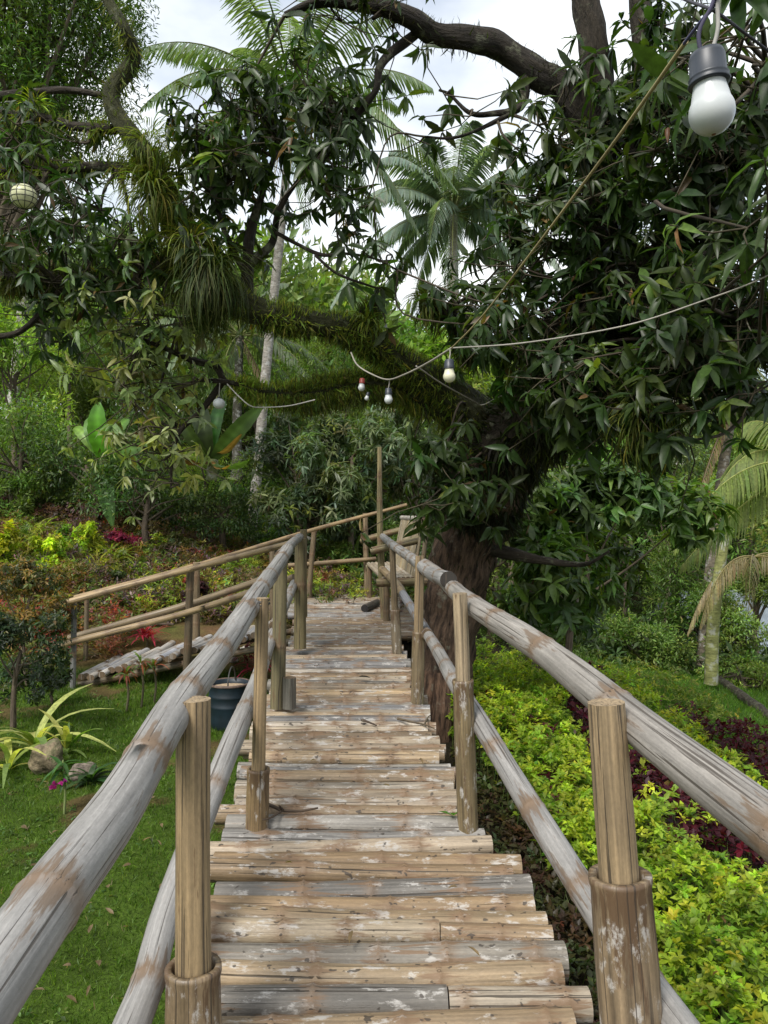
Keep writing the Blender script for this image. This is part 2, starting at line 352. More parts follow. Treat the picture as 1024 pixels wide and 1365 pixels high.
# ---------------------------------------------------------------- ground
def ground():
    def axis(a, b, c, fine, coarse_n):
        m = np.arange(b, c + 1e-6, fine); k = np.linspace(0, 1, coarse_n)[1:]
        return np.r_[(b - (b - a) * k ** 2)[::-1], m] if a < b else m
    gx = np.r_[-6.5 - 113 * np.linspace(0, 1, 40)[:0:-1] ** 2, np.arange(-6.5, 7.01, .07), 7 + 113 * np.linspace(0, 1, 40)[1:] ** 2]
    gy = np.r_[-30 * np.linspace(0, 1, 10)[:0:-1] ** 1.5 + .5, np.arange(.5, 14.01, .07), 14 + 136 * np.linspace(0, 1, 50)[1:] ** 2]
    X, Y = np.meshgrid(gx, gy); Z = H(X, Y)
    far = np.clip((np.hypot(X, Y) - 60) / 60, 0, 1); Z = Z * (1 - far) + far * 6
    V = np.c_[X.ravel(), Y.ravel(), Z.ravel()]
    n1 = fbm(X, Y, .9, 1.0).ravel(); n2 = fbm(X, Y, 2.4, 4.0).ravel(); x, y = V[:, 0], V[:, 1]
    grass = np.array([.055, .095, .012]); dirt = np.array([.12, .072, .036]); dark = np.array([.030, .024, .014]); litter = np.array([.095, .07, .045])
    def blend(c, d, k): return c * (1 - k[:, None]) + d * k[:, None]
    c = np.tile(grass, (len(V), 1)); c = c * np.exp(.35 * n2)[:, None]
    k = np.clip((y - 8.7 - .35 * n1 + .15 * (x + 3)) / .7, 0, 1) * (x < 1); c = blend(c, dirt, k * np.clip(.75 + .6 * n2, 0, 1))
    k = np.clip((y - 10.5 - n1) / 1.2, 0, 1) * (x < 1.5); c = blend(c, litter, k * .8)
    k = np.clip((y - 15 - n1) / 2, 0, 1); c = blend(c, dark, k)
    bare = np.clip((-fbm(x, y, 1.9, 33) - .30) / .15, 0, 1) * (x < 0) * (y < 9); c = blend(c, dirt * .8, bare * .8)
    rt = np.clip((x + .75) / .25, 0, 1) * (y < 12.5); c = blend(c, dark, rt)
    gslope = np.clip((x - 3.1 - .25 * n1) / .5, 0, 1) * np.clip((y - 6.5) / 1, 0, 1) * (y < 15); c = blend(c, np.array([.07, .14, .02]), gslope)
    nx, ny = len(gx), len(gy)
    i = (np.arange(ny - 1)[:, None] * nx + np.arange(nx - 1)[None])
    q = np.stack([i, i + 1, i + nx + 1, i + nx], -1).reshape(-1, 4)
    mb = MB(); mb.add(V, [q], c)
    m, n, l, b = mat('garden_soil_and_moss'); a = attr(n, 'col'); g = n.new('ShaderNodeNewGeometry').outputs['Position']
    f1 = noise(n, l, g, 55, 6, None, .7); f2 = noise(n, l, g, 5, 5, None, .6)
    cc = mixc(n, l, 1.0, a.outputs['Color'], ramp(n, l, f1, (.28, .42), (.72, 1.6)), 'MULTIPLY')
    cc = mixc(n, l, 1.0, cc, ramp(n, l, f2, (.3, .7), (.7, 1.25)), 'MULTIPLY')
    l.new(cc, b.inputs['Base Color']); b.inputs['Roughness'].default_value = .95; b.inputs['Specular IOR Level'].default_value = .1
    bp = n.new('ShaderNodeBump'); bp.inputs['Strength'].default_value = .9; bp.inputs['Distance'].default_value = .03; l.new(f1, bp.inputs['Height']); l.new(bp.outputs[0], b.inputs['Normal'])
    tag(mb.build('ground', m), kind='structure')
ground()

# ---------------------------------------------------------------- bamboo poles
def pole(mb, pts, r, col, sides=16, gap=.30, r2=None, k=None, bulge=.06, capcol=(.12, .08, .045), wob=.0, irregular=.3, squash=1.0):
    """a bamboo pole: rings at the nodes swell a little and carry alpha 1"""
    p = np.asarray(pts, float)
    if len(p) > 2: p = smoothc(p, 10)
    s = np.r_[0, np.cumsum(np.linalg.norm(np.diff(p, axis=0), axis=1))]; L = s[-1]
    nodes = []; gap = gap * rng.uniform(.8, 1.35); q = rng.uniform(.02, gap * 1.3)
    while q < L: nodes.append(q); q += gap * rng.uniform(1 - irregular, 1 + irregular)
    ss = set(np.linspace(0, L, max(3, int(L / .09))).tolist())
    for q in nodes: ss |= {min(max(q + e, 0), L) for e in (-.022, -.009, 0, .009, .022)}
    ss = np.array(sorted(ss)); ss = ss[np.r_[True, np.diff(ss) > 1e-4]]
    p = np.stack([np.interp(ss, s, p[:, i]) for i in range(3)], -1)
    rr = np.interp(ss, [0, L], [r, r if r2 is None else r2]); al = np.zeros(len(ss)); m = np.ones(len(ss))
    for q in nodes:
        e = np.abs(ss - q); m += bulge * np.exp(-(e / .008) ** 2) ; al = np.maximum(al, np.exp(-(e / .075) ** 2))
    ph = rng.uniform(0, 9, 2); m *= 1 + .02 * np.sin(ss * 9 + ph[0])
    if wob:
        t, u, v = frames(p); p = p + wob * (u * np.sin(ss * 3.1 + ph[0])[:, None] + v * np.sin(ss * 2.3 + ph[1])[:, None])
    tube(mb, p, rr * m, sides, col, True, al, capcol=capcol, squash=squash)
GREY = np.array([.245, .235, .222]); TAN = np.array([.26, .185, .098]); DTAN = np.array([.15, .11, .06]); OLIVE = np.array([.145, .118, .055])
def tint(c, v=.1): return np.clip(np.asarray(c) * np.exp(rng.normal(0, v)) * np.exp(rng.normal(0, .045) * np.array([1, .35, -1.0])), .01, .8)

# the deck: rows of bamboo laid across; edges from the photograph on the plane z = 0
def edge(lst):
    e = np.array([((px - CX) / F * (ZC / ((py - CY) / F)), ZC / ((py - CY) / F)) for px, py in lst]); return e[np.argsort(e[:, 1])]
EL = edge([(215, 1420), (240, 1300), (262, 1200), (283, 1130), (290, 1095), (303, 1085), (318, 1040), (345, 945), (354, 930), (380, 868), (395, 830), (402, 806), (407, 794)])
ER = edge([(825, 1420), (795, 1350), (745, 1250), (704, 1160), (674, 1105), (656, 1092), (616, 1085), (608, 1035), (573, 940), (545, 885), (537, 868), (527, 845), (524, 820), (532, 806), (536, 794)])
walk = empty('bamboo_walkway', (0, 5, -.7), 'raised walkway of weathered bamboo poles leading towards the bench and big tree', 'walkway')
DECKCOL = [(.29, .225, .15), (.27, .195, .115), (.30, .255, .195), (.235, .215, .185), (.30, .22, .13), (.18, .165, .145), (.32, .265, .195), (.235, .165, .095)]
DECKCOL = [tuple(.88 * q for q in c) for c in DECKCOL]
y = .9
SECT = [(.9, 3.26, -.035), (3.26, 5.06, 0.0), (5.06, 7.2, -.012), (7.2, 12.05, .004)]
for s0, s1, zs in SECT:
    mb = MB(); y = s0
    while y < s1 - .03:
        r = rng.uniform(.043, .059) if y < 3.3 else rng.uniform(.040, .055)
        y += r * 1.11
        xl = np.interp(y, EL[:, 1], EL[:, 0]) + rng.normal(0, .03); xr = np.interp(y, ER[:, 1], ER[:, 0]) + rng.normal(0, .03)
        if y > 9.9: xl -= .15
        sk = rng.normal(0, .018); bend = rng.normal(0, .014); zz = zs - r + rng.normal(0, .007)
        pts = [(xl, y - sk, zz), ((xl + xr) / 2, y + bend, zz + rng.normal(0, .004)), (xr, y + sk, zz)]
        if y < 3.3 and rng.random() < .22:      # two shorter poles that meet in the row
            f = rng.uniform(.3, .7); xm = xl * (1 - f) + xr * f
            pole(mb, [(xl, y - sk, zz), (xm - .002, y, zz + .004)], r, tint(DECKCOL[rng.integers(8)], .14), 18, .28, r2=r * .93, bulge=.09)
            pole(mb, [(xm + .002, y, zz), (xr, y + sk, zz)], r * .9, tint(DECKCOL[rng.integers(8)], .14), 18, .28, bulge=.09)
        else:
            pole(mb, pts, r * rng.uniform(.93, 1.04), tint(DECKCOL[rng.integers(8)], .14), 18, .30, r2=r * rng.uniform(.82, 1.06), bulge=.10, wob=.004)
        y += r * 1.11
    part(mb, 'deck', M_deck, walk)
# bearers and stub legs below
for sgn, E in ((1, EL), (-1, ER)):
    mb = MB(); yy = np.arange(1.0, 12, .8)
    pole(mb, np.c_[np.interp(yy, E[:, 1], E[:, 0]) + sgn * .13, yy, np.full(len(yy), -.155)], .05, tint(DTAN), 12); part(mb, 'bearer', M_post, walk)
for (yy) in (2.2, 4.2, 6.2, 8.2, 10.6):
    for E, sgn in ((EL, 1), (ER, -1)):
        xx = np.interp(yy, E[:, 1], E[:, 0]) + sgn * .13; mb = MB()
        pole(mb, [(xx, yy + .11, h1(xx, yy) - .1), (xx, yy + .11, -.12)], .05, tint(DTAN, .2), 10); part(mb, 'support_leg', M_post, walk)
# platform strip that carries the bench
mb = MB(); y = 9.0
while y < 12.0:
    r = rng.uniform(.045, .055); y += r
    xe = np.interp(y, ER[:, 1], ER[:, 0]); pole(mb, [(xe - .1, y, -r - .115), (.72 + rng.normal(0, .03), y, -r - .115)], r, tint(DECKCOL[rng.integers(8)], .2), 10); y += r
part(mb, 'bench_platform', M_deck, walk)

# posts: an inner post standing in a wider bamboo sleeve
def post(root, top, bot, r, col, sleeve=None, split=None, m=None, cap=(.27, .2, .12)):
    """top/bot: (px, py, depth); sleeve: (split py, radius)"""
    a, b = P(*top), P(*bot); mb = MB(); m = m or M_post
    if sleeve:
        f = (sleeve[0] - top[1]) / (bot[1] - top[1]); j = a + (b - a) * f; gb = b.copy(); gb[2] = min(b[2], h1(b[0], b[1]) - .1) if sleeve[2] else b[2]
        k = unit(b - a); lo = j + k * .10
        pole(mb, [lo, lo + (a - lo) * .5 + rng.normal(0, .003, 3), a], r * 1.02, col, 22, 9, r2=r * .97, capcol=cap); o = part(mb, 'post', m, root)
        mb = MB(); R = sleeve[1]; q = np.array([b if not sleeve[2] else b + k * (b[2] - gb[2]), b, j + k * .03, j + k * .012, j, j + k * .0, j + k * .03, j + k * .12])
        rr = np.array([R * 1.02, R * 1.02, R, R * 1.03, R * 1.02, R * .80, R * .78, R * .78])
        p = np.array([q[0] * (1 - t) + q[2] * t for t in np.linspace(0, 1, 9)] + list(q[3:])); rr = np.r_[np.full(9, R) * (1 + .025 * np.sin(np.arange(9) * 2.1)), rr[3:]]
        al = np.zeros(len(p)); al[8:11] = .75
        # frames() needs a steady axis: build along straight k
        tubek(mb, p, rr, k, 26, tint(sleeve[3], .08), al); sub(mb, 'sleeve', M_sleeve, o, root)
    else:
        pole(mb, [b, (a + b) / 2 + rng.normal(0, .004, 3), a], r * 1.04, col, 18, .5, r2=r * .96, capcol=cap); o = part(mb, 'post', m, root)
    return o
def tubek(mb, p, rr, k, sides, col, al):
    u = unit(np.cross(k, (0, 1.0, 0.05))); v = np.cross(k, u); a = np.arange(sides) / sides * 2 * pi; n = len(p)
    wv = 1 + .018 * np.sin(3 * a + 1) + .012 * np.sin(5 * a)
    V = p[:, None] + rr[:, None, None] * wv[None, :, None] * (np.cos(a)[None, :, None] * u + np.sin(a)[None, :, None] * v)
    s = (p - p[0]) @ -k; o = rng.uniform(0, 50, 3)
    T = np.stack([np.broadcast_to(s[:, None], (n, sides)) + o[0], .05 * np.cos(a)[None] + o[1] + 0 * s[:, None], .05 * np.sin(a)[None] + o[2] + 0 * s[:, None]], -1)
    i = np.arange(n - 1)[:, None] * sides; j = np.arange(sides)[None]; kk = (j + 1) % sides
    mb.add(V.reshape(-1, 3), [np.stack([i + j, i + kk, i + sides + kk, i + sides + j], -1).reshape(-1, 4)], np.c_[np.tile(col, (n * sides, 1)), np.repeat(al, sides)], T.reshape(-1, 3))
def tie(root, par, px, py, d, r, axis=(0, 0, 1), turns=3, col=(.03, .025, .02), rad=.004):
    c = P(px, py, d); axis = unit(np.array(axis, float)); u = unit(np.cross(axis, (.1, 1, .3))); v = np.cross(axis, u); t = np.linspace(0, turns * 2 * pi, turns * 16)
    mb = MB(); tube(mb, c + r * (np.cos(t)[:, None] * u + np.sin(t)[:, None] * v) + axis * (np.sin(t * .37) * .012)[:, None], rad, 5, col); sub(mb, 'wire_tie', M_wire, par, root)
M_wire = plain_mat('dark_wire', (.03, .028, .026), .5)
BSL = (.20, .145, .085)
# right railing
rr_ = empty('bamboo_railing', (.5, 3.3, -.7), 'right-hand bamboo railing along the walkway, above the lime-green planting', 'railing')
mb = MB(); pole(mb, [(.745, .75, .715), P(1003, 1081, 1.40), P(845, 962, 1.85), P(725, 870, 2.5), P(640, 812, 3.3), P(592, 774, 4.5), P(566, 753, 5.35)], .051, GREY * (1.02, .98, .93), 24, .52, r2=.042, wob=.004, bulge=.06)
part(mb, 'top_rail', M_rail, rr_)
mb = MB(); pole(mb, [P(598, 788, 4.1) + (0, 0, .06), P(575, 764, 4.9), P(560, 752, 5.5), P(540, 738, 6.6), P(524, 727, 7.3), P(510, 715, 9.2)], .046, tint(GREY * .95), 16, .4, r2=.038, capcol=(.02, .015, .01)); part(mb, 'top_rail', M_rail, rr_)
mb = MB(); pole(mb, [P(950, 1425, 1.6), P(850, 1290, 1.95), P(760, 1160, 2.4), P(690, 1050, 2.85), P(634, 953, 3.4), P(600, 897, 4.1), P(572, 848, 5.2)], .046, GREY, 20, .42, r2=.037, wob=.005, bulge=.06); part(mb, 'lower_rail', M_rail, rr_)
mb = MB(); pole(mb, [P(570, 846, 5.3), P(552, 815, 6.6), P(537, 792, 7.3)], .04, tint(GREY * .9), 14, .4); part(mb, 'lower_rail', M_rail, rr_)
mb = MB(); pole(mb, [P(541, 800, 7.2) + (0, 0, .0), P(530, 780, 8.0), P(508, 757, 9.5)], .042, tint(TAN * 1.05), 14, .4, capcol=(.02, .015, .01)); part(mb, 'lower_rail', M_rail, rr_)
post(rr_, (808, 936, 1.80), (846, 1440, 1.76), .0445, tint(TAN * 1.02, .03), (1168, .070, True, BSL))
post(rr_, (613, 791, 3.28), (623, 1088, 3.28), .0315, tint(TAN * 1.1, .03), (906, .0445, True, (.17, .13, .07)))
post(rr_, (560, 741, 5.35), (556, 945, 5.35), .033, tint(TAN, .05), (842, .045, True, (.19, .14, .075)))
post(rr_, (523, 727, 7.25), (529, 866, 7.2), .03, tint(DTAN, .05), (813, .047, True, (.14, .11, .07)))
# left railing
lr_ = empty('bamboo_railing', (-.6, 3.3, -.7), 'left-hand bamboo railing along the walkway, beside the mossy lawn', 'railing')
mb = MB(); pole(mb, [(-.475, .62, .70), P(60, 1208, 1.10), P(160, 1073, 1.45), P(236, 942, 1.97), P(296, 862, 2.6), P(337, 803, 3.35), P(365, 759, 4.4), P(384, 733, 5.3)], .050, GREY * 1.04, 26, .52, r2=.040, wob=.003, bulge=.06)
part(mb, 'top_rail', M_rail, lr_)
mb = MB(); pole(mb, [P(374, 745, 5.05) + (0, 0, .02), P(392, 722, 6.6), P(400, 716, 7.3)], .038, tint(GREY), 14, .4); part(mb, 'top_rail', M_rail, lr_)
mb = MB(); pole(mb, [P(150, 1420, 1.75), P(195, 1310, 2.0), P(222, 1215, 2.25), P(290, 1042, 2.75), P(328, 945, 3.4), P(352, 880, 4.6), P(366, 842, 5.3)], .0445, GREY * 1.05, 22, .45, r2=.038, wob=.004, bulge=.06); part(mb, 'lower_rail', M_rail, lr_)
mb = MB(); pole(mb, [P(366, 835, 5.25), P(379, 808, 6.0), P(392, 778, 7.3)], .04, tint(GREY), 14, .4); part(mb, 'lower_rail', M_rail, lr_)
post(lr_, (258, 932, 1.94), (258, 1440, 1.92), .0435, tint(TAN * .98, .03), (1288, .068, True, BSL))
o = post(lr_, (350, 797, 3.27), (343, 1089, 3.27), .0285, tint(TAN, .04), (1024, .0475, True, (.17, .12, .065)))
tie(lr_, o, 348, 803, 3.28, .036, (0, 0, 1), 3); 
post(lr_, (374, 740, 5.05), (370, 944, 5.05), .046, tint(OLIVE, .04))
post(lr_, (401, 718, 7.15), (400, 864, 7.15), .055, tint(OLIVE, .04))
post(lr_, (405, 706, 7.35), (405, 822, 7.35), .034, tint(OLIVE * 1.1, .04))
mb = MB(); pole(mb, [P(386, 944, 5.0), P(386, 903, 5.0)], .043, tint((.09, .08, .06)), 14, 9); part(mb, 'stub_post', M_post, lr_)
mb = MB(); p0 = P(343, 1083, 3.2); pp = smoothc([P(345, 1070, 3.24), P(362, 1076, 3.22), P(378, 1080, 3.2), P(398, 1081, 3.2), P(420, 1079, 3.22)], 6)
# ---------------------------------------------------------------- side ramp and its railings
ramp_ = empty('bamboo_ramp', P(230, 900, 8.6), 'side ramp of short pale bamboo pieces sloping down to the lawn', 'ramp')
A, B = P(100, 906, 8.35), P(346, 846, 8.25); A2, B2 = A + np.array([.1, .95, .02]), B + np.array([.1, 1.0, .0])
mb = MB(); n = 27
for i in range(n):
    t = (i + .5) / n; p = A + (B - A) * t; q = A2 + (B2 - A2) * t; jit = rng.normal(0, .015, 3)
    pole(mb, [p + jit * (1, 4, .5), q + rng.normal(0, .02, 3)], .043, tint((.33, .31, .285), .12), 12, .35, squash=.8)
part(mb, 'deck', M_ramp, ramp_)
for u, v in ((A, B), (A2, B2)):
    mb = MB(); pole(mb, [u + (-.02, .08, -.085), v + (0.4, .08, -.075)], .038, tint((.10, .08, .05)), 12); part(mb, 'bearer', M_post, ramp_)
nr = empty('bamboo_handrail', P(252, 895, 8.3), 'near handrail of the side ramp, two thin tan bamboo poles', 'handrail')
mb = MB(); pole(mb, [P(70, 808, 8.2), P(230, 765, 8.15), P(396, 722, 7.6)], .034, tint(TAN * 1.1), 12, .4, r2=.03); part(mb, 'top_rail', M_rail, nr)
mb = MB(); pole(mb, [P(75, 861, 8.2), P(245, 818, 8.15), P(392, 770, 7.6)], .036, tint(TAN * 1.1), 12, .4); part(mb, 'lower_rail', M_rail, nr)
post(nr, (254, 760, 8.22), (249, 905, 8.22), .042, tint(DTAN * .8))
post(nr, (99, 804, 8.28), (97, 925, 8.28), .03, tint((.2, .19, .16)))
fr = empty('bamboo_handrail', P(262, 860, 9.3), 'far handrail of the side ramp running on across the back of the platform', 'handrail')
mb = MB(); pole(mb, [P(100, 797, 9.3), P(265, 753, 9.4), P(415, 707, 11.4), P(542, 673, 12.1)], .034, tint(TAN), 12, .45, r2=.028); part(mb, 'top_rail', M_rail, fr)
mb = MB(); pole(mb, [P(92, 851, 9.2), P(250, 806, 9.3), P(375, 764, 9.9)], .043, tint(DTAN * 1.15), 12, .45); part(mb, 'lower_rail', M_rail, fr)
mb = MB(); pole(mb, [P(384, 754, 11.6), P(501, 745, 12.0)], .034, tint(TAN * 1.05), 12, .45); part(mb, 'lower_rail', M_rail, fr)
for t_, b_, r_, c_ in (((262, 750, 9.35), (262, 868, 9.35), .045, DTAN), ((116, 792, 9.25), (114, 888, 9.25), .028, DTAN), ((419, 708, 11.7), (412, 800, 11.7), .042, DTAN), ((487, 684, 12.05), (490, 800, 12.05), .042, TAN * .9), ((363, 728, 10.2), (363, 838, 10.2), .04, DTAN)):
    post(fr, t_, b_, r_, tint(c_))
# tall pole by the bench
mb = MB(); pole(mb, [P(513, 826, 9.4), P(507, 720, 9.4), P(506, 596, 9.3)], .05, tint(OLIVE * 1.25), 16, .45, r2=.026)
tag(mb.build('bamboo_pole', M_post, origin=P(513, 826, 9.4)), 'tall thin upright bamboo pole at the bench end of the walkway', 'pole')
# ---------------------------------------------------------------- bench
bench = empty('bamboo_bench', (.2, 10.4, 0), 'bamboo bench with slatted high back at the far end of the walkway', 'bench')
f0, f1, b0, b1 = P(489, 752, 11.7), P(511, 773, 9.2), P(524, 751, 11.7), P(553, 772, 9.2)
mb = MB(); n = 7
for i in range(n):
    t = (i + .5) / n; pole(mb, [f0 + (b0 - f0) * t, f1 + (b1 - f1) * t], .033, tint((.27, .235, .18), .12), 10, .4)
part(mb, 'seat', M_ramp, bench)
t0, t1 = P(536, 692, 11.7), P(564, 694, 9.2); mb = MB(); n = 24
for i in range(n):
    t = (i + .5) / n; a = b0 + (b1 - b0) * t; b = t0 + (t1 - t0) * t; b = b + (0, 0, rng.normal(0, .015))
    pole(mb, [a, b], .05, tint((.23, .19, .12), .16), 8, .6, squash=.4)
part(mb, 'backrest', M_ramp, bench)
mb = MB(); pole(mb, [t0 + (0, .1, .02), t1 + (0, -.05, .02)], .035, tint((.35, .32, .28)), 10); part(mb, 'top_bar', M_ramp, bench)
for q in ([P(502, 777, 9.0), P(592, 775, 9.0)], [P(488, 757, 11.8), P(545, 754, 11.8)]):
    mb = MB(); pole(mb, q, .048, tint(OLIVE), 12); part(mb, 'cross_bar', M_post, bench)
for q in ([P(494, 735, 9.3), P(561, 719, 9.3)], [P(480, 721, 11.7), P(538, 705, 11.7)]):
    mb = MB(); pole(mb, q, .046, tint(OLIVE * 1.15), 12); part(mb, 'armrest', M_post, bench)
for q, h in ((f0, .5), (f1, .5), (b0, .5), (b1, .5)):
    mb = MB(); pole(mb, [(q[0] + .04, q[1] + .05, -.12), (q[0] + .04, q[1] + .05, q[2] - .03)], .042, tint(DTAN), 10); part(mb, 'leg', M_post, bench)
for q, tq in ((b0, t0), (b1, t1)):
    mb = MB(); pole(mb, [q + (.06, 0, -.1), tq + (.06, 0, .02)], .03, tint(DTAN), 10); part(mb, 'back_post', M_post, bench)
# ---------------------------------------------------------------- small things on and by the deck
def twig(pts, r, label, name='fallen_twig', col=(.07, .05, .035), sides=6):
    mb = MB(); p = smoothc([np.array(q) for q in pts], 5); tube(mb, p, np.linspace(r, r * .45, len(p)), sides, col); return mb
def onz(px, py, z): d = (ZC - z) * F / (py - CY); return P(px, py, d)
mb = twig([onz(345, 1068, .012), onz(362, 1074, .02), onz(377, 1080, .014), onz(400, 1081, .012), onz(424, 1077, .014)], .009, '')
p = smoothc([onz(377, 1080, .014), onz(372, 1074, .05)], 4); tube(mb, p, np.linspace(.007, .004, len(p)), 5, (.07, .05, .035))
p = smoothc([onz(377, 1080, .014), onz(361, 1090, .012), onz(350, 1093, .01)], 4); tube(mb, p, np.linspace(.006, .003, len(p)), 5, (.07, .05, .035))
tag(mb.build('fallen_twig', M_twig), 'dark forked twig lying on the deck by the left-hand sleeved post', 'twig')
mb = twig([onz(530, 958, .012), onz(548, 962, .016), onz(566, 966, .012), onz(579, 971, .03)], .008, '', col=(.11, .085, .055))
p = smoothc([onz(566, 966, .012), onz(570, 957, .02), onz(574, 953, .04)], 4); tube(mb, p, np.linspace(.006, .003, len(p)), 5, (.1, .08, .05))
tag(mb.build('fallen_twig', M_twig), 'brown forked twig near the right edge of the middle deck', 'twig')
mb = twig([onz(483, 960, .01), onz(490, 962, .016), onz(502, 967, .012)], .009, ''); tag(mb.build('fallen_twig', M_twig), 'short dark twig in the middle of the deck planks', 'twig')
mb = MB(); pole(mb, [onz(486, 811, .045), onz(503, 803, .05)], .05, (.05, .04, .03), 14, 9, capcol=(.008, .006, .005)); tag(mb.build('bamboo_offcut', M_post), 'dark hollow bamboo offcut lying beside the tall pole', 'offcut')
# drum bucket under the left railing
drum = empty('drum', GT(306, 968), 'rusty-rimmed dark blue drum with wire handle standing on the lawn', 'drum')
c0 = np.array(drum.location); R = .185; hh = .40
prof = [(.0, .0), (R * .94, 0), (R * .95, .01), (R, .1), (R * 1.0, .19), (R * 1.03, .2), (R, .21), (R * 1.0, .28), (R * 1.03, .29), (R, .30), (R * 1.02, hh - .01), (R * 1.05, hh), (R * .98, hh - .003), (R * .96, hh - .05)]
def lathe(mb, prof, c, col, sides=32, cols=None, tilt=None):
    a = np.arange(sides) / sides * 2 * pi; n = len(prof); pr = np.array(prof)
    V = np.stack([pr[:, :1] * np.cos(a), pr[:, :1] * np.sin(a), np.broadcast_to(pr[:, 1:], (n, sides))], -1).reshape(-1, 3)
    if tilt is not None: V = V @ np.asarray(tilt).T
    i = np.arange(n - 1)[:, None] * sides; j = np.arange(sides)[None]; k = (j + 1) % sides
    mb.add(V + c, [np.stack([i + j, i + k, i + sides + k, i + sides + j], -1).reshape(-1, 4)], np.asarray(col) if cols is None else np.repeat(np.array(cols), sides, 0))
mb = MB(); lathe(mb, prof, c0, (1, 1, 1)); M_drum = plain_mat('blue_green_drum_paint', (.004, .012, .019), .5, .5, 9); part(mb, 'drum_shell', M_drum, drum)
mb = MB(); lathe(mb, [(R * .965, hh - .045), (0.0, hh - .05)], c0, (1, 1, 1)); part(mb, 'contents', plain_mat('dry_soil', (.34, .25, .16), .95, .3, 40, bump=.5), drum)
mb = MB(); lathe(mb, [(R * 1.045, hh - .012), (R * 1.06, hh), (R * 1.0, hh + .008), (R * .985, hh - .006)], c0, (1, 1, 1)); part(mb, 'rim', plain_mat('rusty_rim', (.09, .06, .045), .7, .5, 30), drum)
mb = MB(); t = np.linspace(0, pi, 14); p = np.c_[c0[0] + .02 + 0 * t, c0[1] + .17 * np.cos(t), c0[2] + hh - .01 + .15 * np.sin(t)]; tube(mb, p, .007, 6, (.03, .03, .03)); part(mb, 'handle', M_wire, drum)
# ---------------------------------------------------------------- the big mango tree
LANCE = [lance(.27, .28, .05), lance(.30, .12, .02), lance(.24, .46, .07), lance(.29, .34, .09)]; LANCE2 = [lance(.20, .38, .04), lance(.24, .2, .03)]; SIMP = simple(.32); SIMPN = simple(.22, .2); FLAT = flat2(.36); FLATN = flat2(.24); OVATE = simple(.52, .14, .08)
BLADE = blade(.09, .5); GRASS = blade(.11, .4)
class Tree:
    def __init__(s): s.pts = []; s.rad = []
    def limb(s, mb, lst, sides=14, lump=.07, col=(.034, .027, .019), k=6):
        """lst: (px, py, depth, diameter in px)"""
        q = np.array([np.r_[P(a, b, d), wpx * d / F / 2] for a, b, d, wpx in lst]); q = smoothc(q, k)
        tube(mb, q[:, :3], np.maximum(q[:, 3], .004), sides, col, True, lump=lump)
        s.pts.append(q[:, :3]); s.rad.append(q[:, 3]); return q
    def near(s, p):
        a = np.concatenate(s.pts); k = np.argmin(((a - p) ** 2).sum(1)); return a[k], np.concatenate(s.rad)[k]
mango = empty('mango_tree', GT(590, 950), 'huge old leaning mango tree with fern-covered limbs growing right beside the walkway', 'tree')
T = Tree()
TR = MB()
T.limb(TR, [(578, 1010, 7.4, 112), (586, 930, 7.5, 84), (596, 860, 7.6, 76), (608, 790, 7.6, 80), (624, 720, 7.5, 88), (646, 650, 7.3, 112), (664, 600, 7.1, 118)], 28, .10, (.085, .055, .036), 8)
for q in ([(606, 900, 7.3, 34), (622, 960, 7.1, 30), (640, 1010, 6.95, 14)], [(572, 900, 7.3, 34), (560, 970, 7.05, 30), (548, 1010, 6.9, 14)], [(592, 905, 7.25, 34), (590, 970, 6.95, 30), (588, 1020, 6.8, 14)]): T.limb(TR, q, 12, .10, (.10, .06, .038))
T.pts, T.rad = T.pts[:1], T.rad[:1]
part(TR, 'trunk', M_trunk, mango)
LIMBS = {}
def limb(key, lst, sides=16, lump=.10, name='limb', k=6):
    mb = MB(); q = T.limb(mb, lst, sides, lump, (.040, .042, .016) if key in ('main', 'second') else (.028, .023, .017) if key.startswith('over') else (.034, .027, .019), k); LIMBS[key] = q; part(mb, name, M_bark, mango); return q
limb('main', [(660, 600, 7.1, 92), (632, 552, 7.0, 58), (590, 515, 6.9, 42), (530, 480, 6.8, 37), (470, 442, 6.6, 34), (400, 427, 6.4, 32), (335, 412, 6.2, 36), (285, 372, 6.1, 40), (258, 325, 6.0, 36), (232, 285, 6.0, 34), (208, 230, 5.9, 30), (178, 186, 5.8, 26), (154, 150, 5.8, 24), (150, 120, 5.8, 22), (178, 78, 5.8, 19), (166, 40, 5.7, 16), (138, -10, 5.7, 14)], 18)
limb('second', [(640, 570, 7.2, 60), (580, 545, 7.1, 26), (520, 515, 7.0, 24), (470, 512, 6.9, 22), (410, 524, 6.8, 20), (350, 522, 6.7, 13), (316, 512, 6.6, 8), (294, 510, 6.6, 7)], 12)
limb('second_a', [(296, 511, 6.6, 9), (268, 548, 6.5, 8), (240, 575, 6.4, 6), (230, 610, 6.4, 5), (228, 650, 6.3, 3)], 8)
limb('second_b', [(298, 509, 6.6, 10), (288, 488, 6.6, 10), (262, 482, 6.5, 9), (228, 468, 6.4, 7), (190, 452, 6.3, 4)], 8)
limb('second_c', [(318, 512, 6.6, 8), (290, 508, 6.5, 7), (265, 507, 6.5, 4)], 7)
limb('right', [(664, 602, 7.1, 104), (705, 565, 6.8, 96), (760, 528, 6.4, 90), (815, 490, 6.0, 74), (880, 462, 5.6, 60), (950, 448, 5.2, 56), (1040, 430, 4.9, 50)], 18)
limb('up', [(700, 570, 6.8, 92), (748, 480, 6.4, 86), (790, 410, 6.1, 80), (805, 350, 6.0, 60), (802, 250, 5.8, 52), (796, 130, 5.6, 44), (790, 50, 5.5, 38), (776, -20, 5.5, 34)], 16)
limb('up_b', [(800, 330, 5.9, 52), (838, 270, 5.6, 36), (860, 160, 5.4, 32), (858, 60, 5.3, 30), (850, -20, 5.3, 26)], 12)
